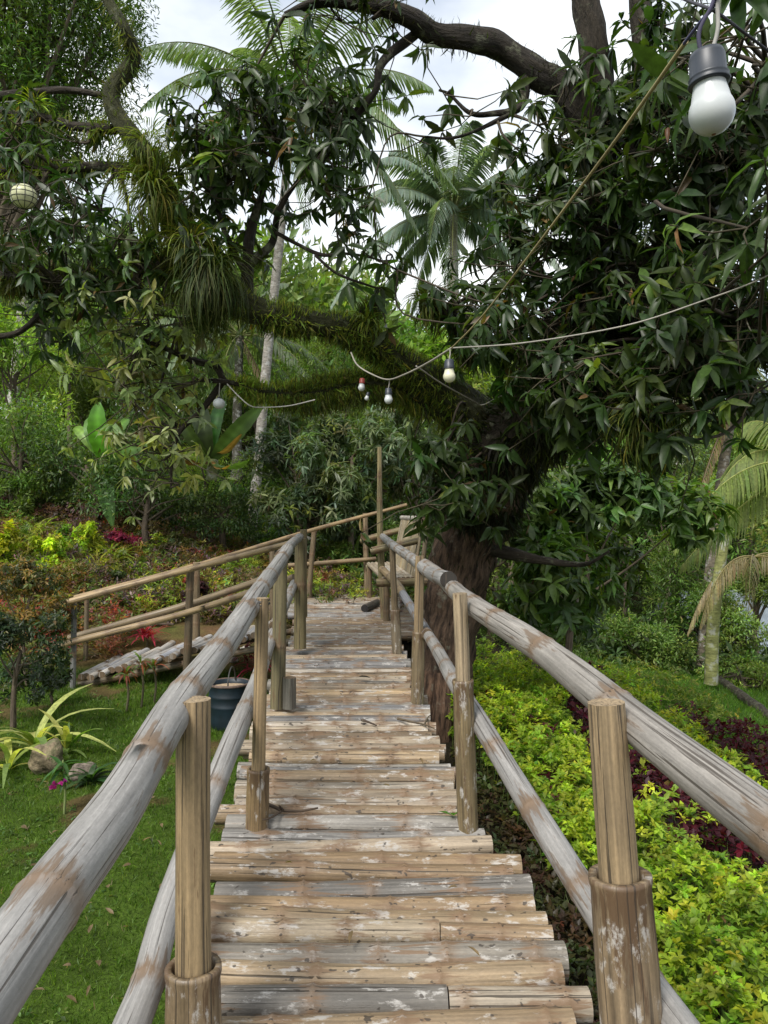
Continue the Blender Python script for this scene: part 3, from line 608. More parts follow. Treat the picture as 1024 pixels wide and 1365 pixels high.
limb('over', [(800, 190, 5.7, 40), (752, 120, 5.7, 38), (718, 98, 5.7, 36), (672, 66, 5.7, 33), (630, 52, 5.6, 32), (580, 45, 5.6, 28), (545, 22, 5.5, 26), (500, 8, 5.5, 22), (430, 2, 5.4, 14), (380, 20, 5.4, 8)], 12)
limb('over_a', [(556, 44, 5.6, 14), (522, 70, 5.6, 13), (506, 92, 5.6, 11), (500, 122, 5.6, 9), (470, 160, 5.7, 7), (440, 190, 5.8, 5)], 8)
limb('over_b', [(700, 104, 5.7, 16), (694, 142, 5.7, 12), (655, 152, 5.7, 8), (625, 150, 5.6, 6), (600, 126, 5.6, 4), (585, 120, 5.6, 3)], 8)
limb('over_c', [(688, 148, 5.7, 8), (640, 172, 5.7, 5), (602, 184, 5.6, 4), (566, 182, 5.6, 3)], 7)
limb('diag', [(805, 430, 6.0, 60), (850, 380, 5.6, 52), (905, 320, 5.2, 46), (950, 255, 4.9, 38), (985, 180, 4.7, 30), (1030, 90, 4.5, 24)], 12)
limb('riser', [(330, 415, 6.2, 20), (330, 360, 6.2, 17), (334, 310, 6.2, 13), (352, 250, 6.2, 9), (372, 190, 6.2, 6)], 9)
limb('riser_b', [(332, 352, 6.2, 14), (362, 325, 6.2, 11), (372, 280, 6.1, 8), (398, 240, 6.1, 6), (452, 170, 5.9, 7), (495, 128, 5.7, 8)], 8)
limb('riser_c', [(330, 370, 6.2, 9), (300, 310, 6.1, 8), (282, 250, 6.1, 6), (262, 200, 6.1, 4)], 8)
limb('riser_d', [(368, 310, 6.1, 6), (398, 326, 6.1, 5), (430, 340, 6.0, 5), (460, 338, 6.0, 4), (500, 345, 5.9, 3), (530, 360, 5.9, 3)], 7)
limb('riser_e', [(420, 340, 6.0, 4), (450, 365, 6.0, 4), (490, 380, 6.0, 3), (510, 386, 6.0, 2)], 6)
limb('stub', [(486, 440, 6.6, 16), (484, 420, 6.6, 13), (500, 410, 6.6, 12), (512, 405, 6.6, 8)], 9)
limb('stub_b', [(640, 470, 6.8, 30), (610, 430, 6.6, 28), (575, 405, 6.5, 22), (560, 400, 6.5, 16)], 10)
limb('drop', [(930, 450, 5.3, 26), (975, 500, 5.1, 24), (1002, 530, 5.0, 20), (1040, 545, 4.9, 16)], 10)
limb('low', [(640, 728, 7.4, 24), (690, 740, 7.2, 16), (730, 748, 7.0, 11), (780, 752, 6.9, 6), (812, 735, 6.8, 3)], 10)
limb('left_a', [(152, 172, 5.8, 14), (100, 168, 5.9, 12), (50, 155, 6.0, 11), (-20, 148, 6.1, 9)], 8)
limb('left_b', [(196, 225, 5.9, 13), (120, 222, 6.0, 14), (60, 228, 6.1, 12), (28, 218, 6.1, 14), (-20, 245, 6.2, 12)], 8)
limb('left_c', [(146, 128, 5.8, 8), (90, 120, 5.9, 9), (40, 124, 6.0, 11), (-20, 130, 6.1, 12)], 8)
limb('left_d', [(250, 345, 6.0, 20), (180, 362, 6.1, 20), (110, 378, 6.3, 24), (50, 372, 6.4, 26), (-30, 362, 6.5, 26)], 10)
limb('left_e', [(90, 378, 6.3, 10), (30, 440, 6.3, 8), (-20, 450, 6.3, 7)], 7)
limb('hang_a', [(156, 225, 5.9, 5), (168, 258, 5.9, 4), (174, 300, 5.9, 4), (176, 350, 5.9, 3)], 6)
limb('hang_b', [(158, 224, 5.9, 5), (140, 252, 5.9, 4), (134, 280, 5.9, 3)], 6)

# leaves: sprays of whorls inside the crown's blobs
CROWN = MB(); TW = MB()
DARK = np.array([.029, .052, .012])
def blob(px, py, d, rpx, rpy, rd, n, ll=.175, col=DARK, nl=8, tmpl=LANCE, spray=7, up=.25, droop=.65, twig=True, v=.25, young=(.04, (.10, .15, .025))):
    c = P(px, py, d); ns = max(1, n // spray)
    q = dirs(ns) * (rng.random((ns, 1)) ** .45); sc = c + q * np.array([rpx * d / F, rd, rpy * d / F])
    allp = []; alla = []
    for s in sc:
        b, br = T.near(s); out = unit(s - b + 1e-6)
        L = np.linalg.norm(s - b); mid = (b + s) / 2 + rng.normal(0, .10 * L + .02, 3)
        if twig and L < 2.2: p = smoothc([b, mid, s], 4); tube(TW, p, np.linspace(min(.018, .5 * br + .004), .006, len(p)), 5, (.06, .048, .034), False)
        off = rng.normal(0, 1, (spray, 3)) * np.array([.20, .20, .16])
        e = s + off; a = unit(off + out * .12 + np.array([0, 0, up * .3]))
        if twig:
            for k in range(spray):
                p = np.array([s, (s + e[k]) / 2 + rng.normal(0, .03, 3), e[k]]); tube(TW, p, np.array([.0055, .0045, .003]), 4, (.06, .05, .03), False)
        allp.append(e); alla.append(a)
    whorls(CROWN, tmpl, np.vstack(allp), np.vstack(alla), nl, ll, col, 72, droop, v, young)
for b in [ # left centre mass
 (290, 180, 6.0, 55, 40, .6, 38), (380, 160, 6.0, 80, 40, .6, 56), (455, 215, 5.9, 45, 50, .5, 38), (310, 245, 6.0, 50, 40, .5, 36), (425, 250, 5.9, 35, 34, .4, 22), (278, 235, 6.2, 36, 36, .3, 18),
 (430, 140, 5.8, 60, 40, .4, 34), (300, 330, 5.9, 40, 36, .4, 24), (455, 24, 5.5, 60, 20, .4, 16), (340, 165, 6.0, 50, 30, .5, 26)]:
    blob(*b)
for b in [(470, 335, 5.9, 50, 25, .3, 10), (515, 355, 5.9, 20, 30, .3, 4), (500, 260, 5.8, 24, 30, .3, 8), (590, 128, 5.6, 18, 14, .2, 4), (565, 178, 5.6, 16, 8, .2, 3), (620, 160, 5.6, 20, 10, .2, 3), (505, 400, 6.5, 10, 10, .1, 3), (530, 22, 5.5, 30, 8, .2, 6)]:
    blob(*b, spray=3, nl=6)
for b in [ # right mass
 (700, 350, 5.6, 40, 45, .6, 44), (640, 400, 6.0, 34, 22, .4, 20), (740, 250, 5.4, 36, 55, .6, 44), (780, 180, 5.3, 45, 50, .6, 38), (716, 200, 5.4, 22, 30, .4, 14), (755, 125, 5.4, 25, 30, .4, 18),
 (870, 110, 5.0, 65, 95, .7, 62), (945, 90, 4.7, 65, 75, .7, 50), (870, 255, 5.0, 60, 65, .7, 60), (780, 325, 5.3, 60, 45, .6, 56), (715, 430, 5.5, 60, 40, .6, 56), (660, 450, 5.8, 36, 20, .4, 18),
 (760, 480, 5.3, 70, 45, .6, 80), (765, 545, 5.5, 40, 28, .5, 30), (820, 550, 5.2, 60, 40, .5, 66), (880, 400, 4.9, 65, 50, .6, 62), (965, 320, 4.5, 50, 65, .6, 48), (950, 440, 4.6, 60, 40, .5, 60),
 (960, 515, 4.6, 40, 35, .5, 22), (900, 500, 4.8, 50, 35, .5, 36), (990, 400, 4.3, 40, 50, .4, 30), (735, 505, 5.6, 40, 30, .5, 30), (905, 590, 4.7, 40, 16, .4, 8), (1000, 150, 4.2, 50, 100, .5, 46), (940, 220, 4.6, 50, 50, .5, 44)]:
    blob(*b, ll=.17)
blob(1022, 300, 3.3, 30, 90, .3, 12, ll=.20, col=(.05, .09, .02), spray=3, tmpl=lance(.2, .5, .05)); blob(1010, 60, 3.4, 40, 60, .3, 12, ll=.22, col=(.04, .08, .02), spray=3)
for b in [(600, 640, 6.7, 46, 30, .45, 50), (575, 665, 6.6, 28, 22, .4, 24), (590, 610, 6.7, 20, 20, .3, 10)]: blob(*b, ll=.20, col=DARK * 1.15)
# pale-leaved hanging branches on the lower left
PALE = np.array([.19, .225, .085])
for b in [(220, 440, 6.3, 60, 40, .5, 40), (170, 480, 6.3, 50, 40, .5, 30), (255, 400, 6.3, 40, 30, .4, 22), (200, 540, 6.3, 50, 50, .4, 34), (195, 610, 6.3, 45, 34, .3, 22), (215, 650, 6.3, 25, 12, .2, 6), (160, 420, 6.3, 50, 40, .4, 24), (240, 500, 6.4, 40, 30, .4, 18)]:
    blob(*b, ll=.15, col=PALE, nl=7, spray=4, droop=.7, young=(.2, (.22, .24, .06)))
# leaves of the left arms
for b in [(60, 200, 6.0, 70, 40, .5, 36), (110, 300, 6.0, 80, 60, .6, 60), (40, 310, 6.1, 60, 60, .6, 50), (160, 340, 6.1, 50, 36, .4, 24), (90, 420, 6.3, 80, 45, .5, 60), (200, 390, 6.1, 40, 30, .4, 22)]:
    blob(*b, ll=.15, col=DARK * 1.25, spray=5)
part(CROWN, 'crown', M_leaf, mango); part(TW, 'twigs', M_twig, mango)

# ferns and moss that cover the limbs
def fringe(mb, q, n, ln, col, up=.7, sag=.6, lo=0, hi=1, out=1.0, tm=BLADE, pat=2):
    s = np.r_[0, np.cumsum(np.linalg.norm(np.diff(q[:, :3], axis=0), axis=1))]; L = s[-1]
    patch = rng.random(n * 3) * L; dn = .5 + .5 * np.sin(patch * 6 + 2 * np.sin(patch * 2.7)); patch = patch[rng.random(len(patch)) < .12 + .88 * dn ** pat][:n]
    patch = L * (lo + (hi - lo) * patch / L); n = len(patch)
    c = np.stack([np.interp(patch, s, q[:, i]) for i in range(4)], -1); t = unit(np.stack([np.interp(patch + .02, s, q[:, i]) - np.interp(patch - .02, s, q[:, i]) for i in range(3)], -1))
    u = unit(np.cross(t, (0, 0, 1.))); v = np.cross(u, t)
    a = rng.uniform(0, 2 * pi, n); rad = np.cos(a)[:, None] * u + np.sin(a)[:, None] * v
    pos = c[:, :3] + rad * c[:, 3:4] * .9
    top = np.clip(rad[:, 2], -1, 1)
    d = rad * out + rng.normal(0, .35, (n, 3)); d[:, 2] += np.where(top > -.1, up, -sag * 1.6); d = unit(d)
    R = rot(d, -np.sign(top)[:, None] * np.array([0, 0, -1.]) * .3 + rad * .5 + rng.normal(0, .4, (n, 3)))
    scatter(mb, tm, pos, R, ln * rng.uniform(.45, 1.3, n) * (1 + .5 * (top < -.2)), vary(col, n, .35, .18))
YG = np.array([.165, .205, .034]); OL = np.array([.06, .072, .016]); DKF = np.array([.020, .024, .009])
FR = MB()
m = LIMBS['main']; 
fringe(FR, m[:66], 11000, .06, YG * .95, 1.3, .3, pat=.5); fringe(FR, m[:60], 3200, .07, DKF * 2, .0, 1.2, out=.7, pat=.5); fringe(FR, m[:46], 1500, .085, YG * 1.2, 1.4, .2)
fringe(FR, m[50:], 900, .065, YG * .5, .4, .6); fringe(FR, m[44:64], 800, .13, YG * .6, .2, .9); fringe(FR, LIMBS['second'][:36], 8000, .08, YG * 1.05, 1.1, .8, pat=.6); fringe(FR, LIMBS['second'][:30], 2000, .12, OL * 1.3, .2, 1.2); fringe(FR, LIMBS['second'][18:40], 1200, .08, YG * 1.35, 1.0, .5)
fringe(FR, LIMBS['right'], 5200, .17, DKF * 1.1, .3, 1.3); fringe(FR, LIMBS['right'][6:], 1400, .14, OL, .8, .8)
fringe(FR, LIMBS['up'][:30], 3200, .15, DKF, .2, .9); fringe(FR, LIMBS['diag'], 2200, .15, DKF * 1.3, .3, .9); fringe(FR, LIMBS['over'][6:44], 420, .055, DKF * 1.2, 1.3, .3)
fringe(FR, LIMBS['left_b'], 800, .09, YG * .7, 1.1, .4); fringe(FR, LIMBS['left_a'], 500, .08, YG * .7, 1.1, .6); fringe(FR, LIMBS['left_d'], 1800, .10, OL, .5, .9); fringe(FR, LIMBS['stub'], 400, .1, OL, .5, .6); fringe(FR, LIMBS['stub_b'], 900, .13, OL, .5, .6); fringe(FR, LIMBS['hang_a'], 140, .07, PALE, .2, .9)
tq = np.c_[T.pts[0], T.rad[0]]; fringe(FR, tq[36:], 2200, .13, DKF * .9, -.6, 1.2, out=.6); fringe(FR, tq[26:38], 250, .09, DKF, -.5, 1.1, out=.6)
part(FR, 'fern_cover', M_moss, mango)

def fern_clump(px, py, d, n, ln, col, label, sag=.9, zb=.2, core=.08, wd=.07, name='hanging_fern', cat='fern', spread=1.0):
    c = P(px, py, d); mb = MB(); dd = dirs(n, zb) * np.array([spread, spread, 1]); dd = unit(dd)
    scatter(mb, strap(wd, sag, 6), c + dd * core * rng.uniform(.3, 1.2, (n, 1)), rot(dd, np.array([0, 0, 1.]) + rng.normal(0, .15, (n, 3))), ln * rng.uniform(.5, 1.15, n), vary(col, n, .3, .15))
    return tag(mb.build(name, M_moss, origin=c), label, cat, 'ferns perched on the mango limbs')
fern_clump(280, 370, 5.85, 900, .27, np.array([.050, .066, .018]), 'big shaggy hanging fern where the left limb bends upward', 1.3, -.35, .17, .03)
fern_clump(255, 330, 5.8, 220, .2, YG * .5, 'yellow-green fern tuft just above the big shaggy fern', 1.2, .5, .12, .045)
fern_clump(868, 562, 4.9, 1100, .15, YG * .55, 'rounded grassy fern clump hanging under the right-hand limb', 1.1, .15, .22, .06)
fern_clump(572, 402, 6.3, 160, .17, OL * 1.2, 'small dark fern tuft on the cut stub in front of the far palm', .9, .4, .1, .08)
fern_clump(198, 196, 5.75, 360, .15, YG * .62, 'yellow-green fern draped over the bend high in the left limb', 1.0, .2, .16, .06)
fern_clump(205, 262, 5.8, 340, .2, YG * .55, 'long olive fern fringe hanging down the left limb', 1.3, -.1, .2, .05)
fern_clump(46, 142, 5.95, 90, .13, YG * 1.4, 'little yellow fern tuft on the thin branch at the upper left', .5, .9, .04, .08)
fern_clump(488, 432, 6.5, 160, .14, YG * .9, 'small fern tuft at the crook in the middle of the mossy limb', .8, .7, .08, .08)

# ---------------------------------------------------------------- palms
def frond(mb, base, d, L, sag, col, nleaf=46, wl=.6, wd=.035, rach=(.16, .17, .06), hang=.5, tw=0, dead=False, rr=.022):
    d = unit(d); t = np.linspace(0, 1, 14); side = unit(np.cross(d, (0, 0, 1.)) + 1e-6); side = unit(side)
    p = base + d * (L * t)[:, None] * (1 - .18 * sag * t[:, None]); p[:, 2] -= sag * L * t ** 2.1 * .75
    tube(mb, p, np.linspace(rr, rr * .2, 14), 5, rach, False)
    u = np.linspace(.12, .99, nleaf); c = np.stack([np.interp(u, t, p[:, i]) for i in range(3)], -1)
    tg = unit(np.stack([np.interp(np.minimum(u + .03, 1), t, p[:, i]) - np.interp(u - .03, t, p[:, i]) for i in range(3)], -1))
    for sg in (1, -1):
        sd = unit(np.cross(tg, np.cross(side, tg)) * 0 + side * sg)
        dd = unit(tg * (.45 + .5 * u[:, None]) + sd * 1.0 + np.array([0, 0, -hang]) + rng.normal(0, .06, (nleaf, 3)) + np.array([0, 0, .25 * sg * tw]))
        ln = wl * np.sin(pi * np.clip(.18 + .80 * u, 0, 1)) ** .6 * rng.uniform(.85, 1.1, nleaf)
        R = rot(dd, np.array([0, 0, 1.]) + .3 * sd)
        scatter(mb, ribbon(.35, 4), c, R, np.c_[ln, np.full(nleaf, wd * 1.0), ln], vary(col, nleaf, .15, .06))
def palm(label, trunk, crown, n, L, col, rad=(.17, .11), el=(-25, 75), sag=(.35, .8), group='coconut palms behind the garden', nleaf=46, wd=.05, seed=0, trunkcol=(.30, .28, .24), dead=2, hang=.45):
    root = empty('coconut_palm', trunk[0], label, 'palm tree', group)
    mb = MB(); q = smoothc(np.vstack([trunk, [crown]]), 12); n_ = len(q); r = np.linspace(rad[0], rad[1], n_); r[:4] *= np.array([1.5, 1.3, 1.15, 1.06])
    s = np.linspace(0, 1, n_ * 4); q4 = np.stack([np.interp(s, np.linspace(0, 1, n_), q[:, i]) for i in range(3)], -1); r4 = np.interp(s, np.linspace(0, 1, n_), r) * (1 + .025 * (np.arange(len(s)) % 3 == 0))
    tube(mb, q4, r4, 14, trunkcol, True); part(mb, 'trunk', M_palm, root)
    mb = MB(); tilt = unit(crown - trunk[-1] + 1e-6)
    for k in range(n):
        az = k * 2.39996 + rng.normal(0, .15); e = radians(el[0] + (el[1] - el[0]) * ((k + .5) / n) ** .9); d = np.array([cos(e) * cos(az), cos(e) * sin(az), sin(e)])
        f = (k + .5) / n
        frond(mb, crown + d * .15, d, L * rng.uniform(.85, 1.1) * (.75 + .25 * (1 - abs(f - .5))), sag[1] + (sag[0] - sag[1]) * f, np.array(col) * rng.uniform(.8, 1.2), nleaf, .16 * L, wd, hang=hang + .3 * rng.random(), rr=.03)
    part(mb, 'fronds', M_far, root)
    if dead:
        mb = MB()
        for k in range(dead):
            az = rng.uniform(0, 6.3); d = np.array([cos(az) * .6, sin(az) * .6, -.75]); frond(mb, crown, d, L * .7, .4, (.20, .15, .08), 26, .1 * L, wd, rach=(.2, .15, .09), hang=.9)
        part(mb, 'dead_fronds', M_far, root)
    return root
b = GT(331, 728); b = P(331, 728, 18)
palm('tall slender coconut palm with pale ringed trunk rising at centre left', np.array([P(330, 760, 18), P(344, 620, 18), P(357, 470, 18), P(370, 350, 18), P(382, 230, 18)]), P(390, 130, 18), 28, 4.6, (.12, .165, .085), (.125, .09), seed=1, trunkcol=(.24, .22, .19))
palm('coconut palm with full rounded crown against the open sky', np.array([P(612, 640, 30), P(610, 480, 30), P(606, 380, 30)]), P(605, 285, 30), 32, 6.0, (.16, .21, .16), (.2, .15), (-20, 80), (.45, .95), nleaf=80, wd=.075)
palm('coconut palm half hidden behind the mossy limb, left of the tall trunk', np.array([P(316, 640, 24), P(316, 560, 24), P(318, 500, 24)]), P(320, 448, 24), 20, 4.4, (.11, .15, .075), (.15, .12), (-30, 60), (.5, 1.0), nleaf=50, trunkcol=(.08, .075, .055))
palm('coconut palm with drooping fronds low behind the second branch', np.array([P(420, 700, 34), P(420, 600, 34), P(416, 520, 34)]), P(412, 452, 34), 16, 4.6, (.085, .12, .06), (.2, .15), (-30, 60), (.5, 1.0), nleaf=50)
palm('thin-trunked palm far back at the left edge of the wood', np.array([P(16, 560, 26), P(28, 430, 26), P(42, 350, 26)]), P(48, 318, 26), 16, 3.6, (.07, .10, .05), (.2, .13), nleaf=40)
palm('grey-trunked palm standing on the slope at the right', np.array([P(937, 897, 14), P(944, 800, 14), P(956, 690, 14), P(966, 610, 14)]), P(975, 545, 14), 13, 2.9, (.085, .12, .04), (.12, .09), (-20, 65), (.5, .95), nleaf=46, wd=.045, trunkcol=(.13, .11, .08), dead=1)
palm('palm high above the right-hand canopy, mostly hidden by leaves', np.array([P(900, 620, 24), P(900, 500, 24), P(905, 420, 24)]), P(905, 340, 24), 16, 4.0, (.09, .13, .06), (.2, .15), nleaf=44)
# young palm fronds reaching in from the right
yp = empty('young_coconut_palm', P(1085, 960, 9.5), 'young coconut palm leaning in at the right edge with ribbed yellow-green fronds', 'palm tree')
mb = MB(); cr = P(1075, 620, 9.5)
for az, e, L, sg in ((180, 35, 1.7, .95), (200, 10, 1.9, .6), (165, 60, 1.6, .6), (185, -25, 1.9, .35), (230, 20, 1.8, .8), (120, 40, 1.8, .8), (150, 0, 1.8, .8), (300, 40, 1.6, .8), (40, 40, 1.6, .8)):
    e = radians(e); a = radians(az); frond(mb, cr, np.array([cos(e) * cos(a), cos(e) * sin(a), sin(e)]), L, sg, (.14, .18, .045), 44, .5, .028, rach=(.3, .32, .1), hang=.75, rr=.018)
part(mb, 'fronds', M_soft, yp)
mb = MB(); tube(mb, smoothc([P(1085, 960, 9.5), P(1082, 800, 9.5), cr], 6), .10, 10, (.2, .17, .12)); part(mb, 'trunk', M_palm, yp)
dp = empty('palm_with_dead_fronds', P(948, 905, 11.5), 'slim yellow-green palm stem with dry brown drooping fronds beside the white roof', 'palm tree')
mb = MB(); tube(mb, smoothc([P(948, 912, 11.5), P(951, 830, 11.5), P(962, 740, 11.5), P(968, 690, 11.5)], 6), np.linspace(.10, .07, 19), 10, (.21, .22, .08)); part(mb, 'trunk', M_palm, dp)
mb = MB()
for az, e, L, sg in ((200, 10, 1.3, 1.2), (170, -5, 1.2, 1.2), (240, 20, 1.2, 1.2), (300, 10, 1.2, 1.1), (20, 20, 1.2, 1.0), (-20, 0, 1.2, 1.2)):
    e = radians(e); a = radians(az); frond(mb, P(1005, 742, 11.5), np.array([cos(e) * cos(a), cos(e) * sin(a), sin(e)]), L, sg, (.26, .21, .11), 34, .38, .02, rach=(.3, .25, .12), hang=1.1, rr=.014)
part(mb, 'dead_fronds', M_far, dp)

# ---------------------------------------------------------------- trees and shrubs behind
def bush(name, label, cat, group, px, py, d, rpx, rpy, n, ll, col, base=None, tm=SIMP, kind='rand', lobes=14, rd=None, trunk=.06, m=None, v=.3, flat=.2, young=(.06, (.14, .17, .03)), sun=.4, nl=7, stem=True):
    """one tree or shrub: lobes of leaves hung on limbs that leave a trunk"""
    c = P(px, py, d); rx, rz = rpx * d / F, rpy * d / F; ry = rd or (rx + rz) * .5
    bx = P(px if base is None else base, py, d); g = np.array([bx[0], d, h1(bx[0], d)]); g[2] = min(g[2], c[2] - rz * .5)
    root = empty(name, g, label, cat, group)
    q = dirs(lobes, .15); q = q * (.45 + .5 * rng.random((lobes, 1))); lc = c + q * np.array([rx, ry, rz]); lr = np.array([rx, ry, rz]) * .42
    if stem:
        mb = MB(); p = smoothc([g - (0, 0, .1), (g + c) / 2 + rng.normal(0, .05, 3) * d / 8, c], 5); tube(mb, p, np.linspace(trunk * 1.2, trunk * .6, len(p)), 9, (.11, .085, .06), lump=.05)
        for q_ in lc:
            s = p[rng.integers(len(p) // 2, len(p))]; pp = smoothc([s, (s + q_) / 2 + rng.normal(0, .08, 3) * rx, q_], 4); tube(mb, pp, np.linspace(trunk * .45, trunk * .12, len(pp)), 5, (.10, .08, .055), False)
        part(mb, 'trunk', M_twig, root)
    k = rng.integers(0, lobes, n); u = dirs(n, .25); rad = rng.random((n, 1)) ** .35
    p = lc[k] + u * rad * lr * rng.uniform(.75, 1.2, (lobes, 1))[k]
    lobcol = vary(col, lobes, .22, .1)[k]
    mb = MB()
    if kind == 'whorl': whorls(mb, tm, p, unit(u + np.array([0, 0, .5])), nl, ll, lobcol, 70, .35, v, young)
    else:
        dd = unit(u * .8 + rng.normal(0, .8, (n, 3)) + np.array([0, 0, -flat])); cc = vary(lobcol, n, v, .08)
        if young: mk = rng.random(n) < young[0]; cc[mk] = vary(young[1], int(mk.sum()), .2)
        scatter(mb, tm, p, rot(dd, np.array([0, 0, 1.]) + u * .6 + rng.normal(0, .35, (n, 3))), ll * rng.uniform(.6, 1.2, n), cc)
    part(mb, 'crown', m or M_far, root); return root
G1 = np.array([.15, .215, .045]); G2 = np.array([.088, .145, .03]); G3 = np.array([.20, .29, .045]); GG = np.array([.11, .15, .07]); G4 = np.array([.045, .075, .02])
WB = 'trees of the wood behind the garden'
# top-left fine-leaved tree
bush('broadleaf_tree', 'tall fine-leaved tree filling the upper left corner against the sky', 'tree', WB, 45, 60, 11, 150, 165, 40000, .105, G2 * .75, base=-120, tm=FLATN, lobes=44, rd=1.8, trunk=.16, v=.3)
spec = [
 # px, py, d, rpx, rpy, n, leaf, col, template, label
 (20, 500, 17, 75, 75, 5200, .14, G3, SIMP, 'bright green bushy tree at the left edge above the burgundy shrub'),
 (95, 455, 22, 90, 70, 5200, .17, G2, SIMPN, 'dark tree left of the upright banana leaf'),
 (30, 600, 15, 90, 70, 5600, .12, G2 * 1.1, SIMP, 'low dark green thicket tree at the left edge'),
 (115, 620, 14.5, 75, 62, 5200, .11, G4 * 1.2, SIMP, 'very dark shrub under the banana plant'),
 (160, 400, 24, 90, 80, 5200, .19, G2 * .9, SIMPN, 'dark crowned tree behind the pale hanging branches'),
 (205, 560, 18, 70, 80, 5200, .13, G4 * 1.1, SIMPN, 'shadowy tree between banana plant and bird nest fern'),
 (200, 655, 14, 80, 45, 5200, .09, G4 * 1.4, SIMP, 'dark shrub behind the far end of the garden bed'),
 (275, 635, 15, 85, 42, 6000, .085, G3 * .95, FLATN, 'feathery bright green shrub left of the pale palm trunk'),
 (300, 680, 14.5, 60, 40, 4600, .09, G4 * 1.2, SIMP, 'deep green shrub at the foot of the pale palm trunk'),
 (405, 590, 14.5, 70, 75, 800, .20, GG, LANCE2, 'grey-green mango tree right of the pale palm trunk'),
 (470, 610, 14, 75, 80, 900, .20, GG * 1.05, LANCE2, 'grey-green mango tree behind the back rail of the platform'),
 (410, 690, 14, 70, 55, 700, .19, GG * .85, LANCE2, 'low grey-green mango tree over the back rail'),
 (480, 700, 15, 60, 50, 650, .19, GG * .8, LANCE2, 'mango tree seen between the two back rail posts'),
 (545, 590, 15, 70, 75, 800, .19, GG * 1.1, LANCE2, 'pale mango tree left of the leaning trunk'),
 (590, 480, 20, 75, 50, 3600, .22, G3, OVATE, 'light green broad-leaved tree over the mossy limb'),
 (450, 510, 22, 80, 60, 5000, .16, G2 * 1.3, SIMPN, 'mid green tree behind the second mossy branch'),
 (370, 500, 28, 90, 80, 5000, .22, G1 * .9, SIMPN, 'soft green tree far behind the tall palm'),
 (680, 640, 15, 60, 70, 5200, .13, G1 * 1.2, SIMPN, 'light willowy tree just right of the leaning trunk'),
 (650, 740, 12, 55, 70, 4600, .12, G1, SIMP, 'green shrub behind the low broken branch'),
 (770, 600, 20, 90, 70, 5200, .17, G2 * 1.2, SIMPN, 'dark tree behind the banana clump on the right'),
 (880, 640, 18, 60, 80, 5200, .15, GG * .9, SIMPN, 'bluish tree left of the grey palm trunk'),
 (900, 750, 15, 50, 70, 4600, .12, G2, SIMPN, 'slender dark tree in front of the grey palm trunk'),
 (1000, 700, 19, 80, 80, 5200, .16, G1 * 1.05, SIMP, 'mid green tree behind the dry palm fronds'),
 (1005, 905, 13.0, 40, 40, 2600, .09, G2, SIMP, 'dark green shrub low at the right edge below the roof'),
 (958, 805, 13.8, 30, 44, 3000, .09, G2 * 1.1, SIMPN, 'upright dark shrub between the grey palm and the pale roof'),
 (1015, 780, 14.2, 36, 30, 2600, .10, G1 * .8, SIMP, 'mid green shrub at the right edge over the pale roof'),
 (985, 845, 13.4, 40, 38, 3000, .09, G1, SIMP, 'leafy green shrub in front of the pale metal roof'),
 (930, 830, 14.6, 45, 50, 3800, .10, G2 * 1.1, SIMP, 'small dark shrub hiding part of the white roof'),
 (1010, 590, 26, 70, 80, 4600, .21, G1, SIMPN, 'pale tree far behind the young palm fronds'),
 (690, 540, 30, 110, 80, 5200, .25, G1 * .9, SIMPN, 'far tree seen under the right-hand limb'),
 (860, 860, 13, 60, 40, 4600, .08, G2 * 1.3, SIMP, 'low leafy shrub at the top of the grassy slope'),
 (985, 900, 12.2, 50, 22, 3000, .07, G1 * 1.1, SIMP, 'low green weeds around the yellow-green palm stem'),
]
for (px, py, d, rx, ry, n, ll, col, tm, lab) in spec:
    wh = tm is LANCE2
    bush('mango_sapling' if wh else ('shrub' if d < 15.2 and ry < 65 else 'broadleaf_tree'), lab, 'tree' if 'tree' in lab else 'shrub', WB, px, py, d, rx, ry, n, ll, col, tm=tm, kind='whorl' if wh else 'rand', m=M_leaf if wh else None)
for i, (px, py, d, rx, ry, n, col) in enumerate([(15, 662, 14.6, 40, 26, 2400, G2 * 1.1), (70, 676, 14.9, 46, 26, 2600, G4 * 1.1), (135, 690, 15.2, 46, 26, 2600, G4), (190, 702, 15.4, 44, 26, 2600, G4 * 1.2), (245, 706, 16, 44, 26, 2600, G4), (292, 714, 16.6, 40, 24, 2400, G2), (372, 724, 15.5, 40, 26, 2400, G2 * 1.1), (430, 742, 14.6, 40, 24, 2400, G3 * .7), (470, 745, 14.2, 36, 22, 2200, G2 * 1.2), (530, 730, 14, 40, 34, 2400, G2)]):
    bush('understorey_shrub', ['leafy green shrub right behind the burgundy one at the left edge', 'dark low shrub at the upper left corner of the garden bed', 'nearly black low shrub behind the purple-brown bed', 'dark low shrub under the pale hanging branches', 'very dark low shrub left of the pale palm trunk', 'dark green shrub touching the pale palm trunk on its left', 'green shrub just right of the pale palm trunk', 'lighter green shrub below the back rail of the platform', 'mid green shrub beside the back rail post', 'green shrub behind the bench'][i], 'shrub', 'dark shrubs along the foot of the wood', px, py, d, rx, ry, n, .10, col, tm=SIMP, lobes=9, trunk=.03)
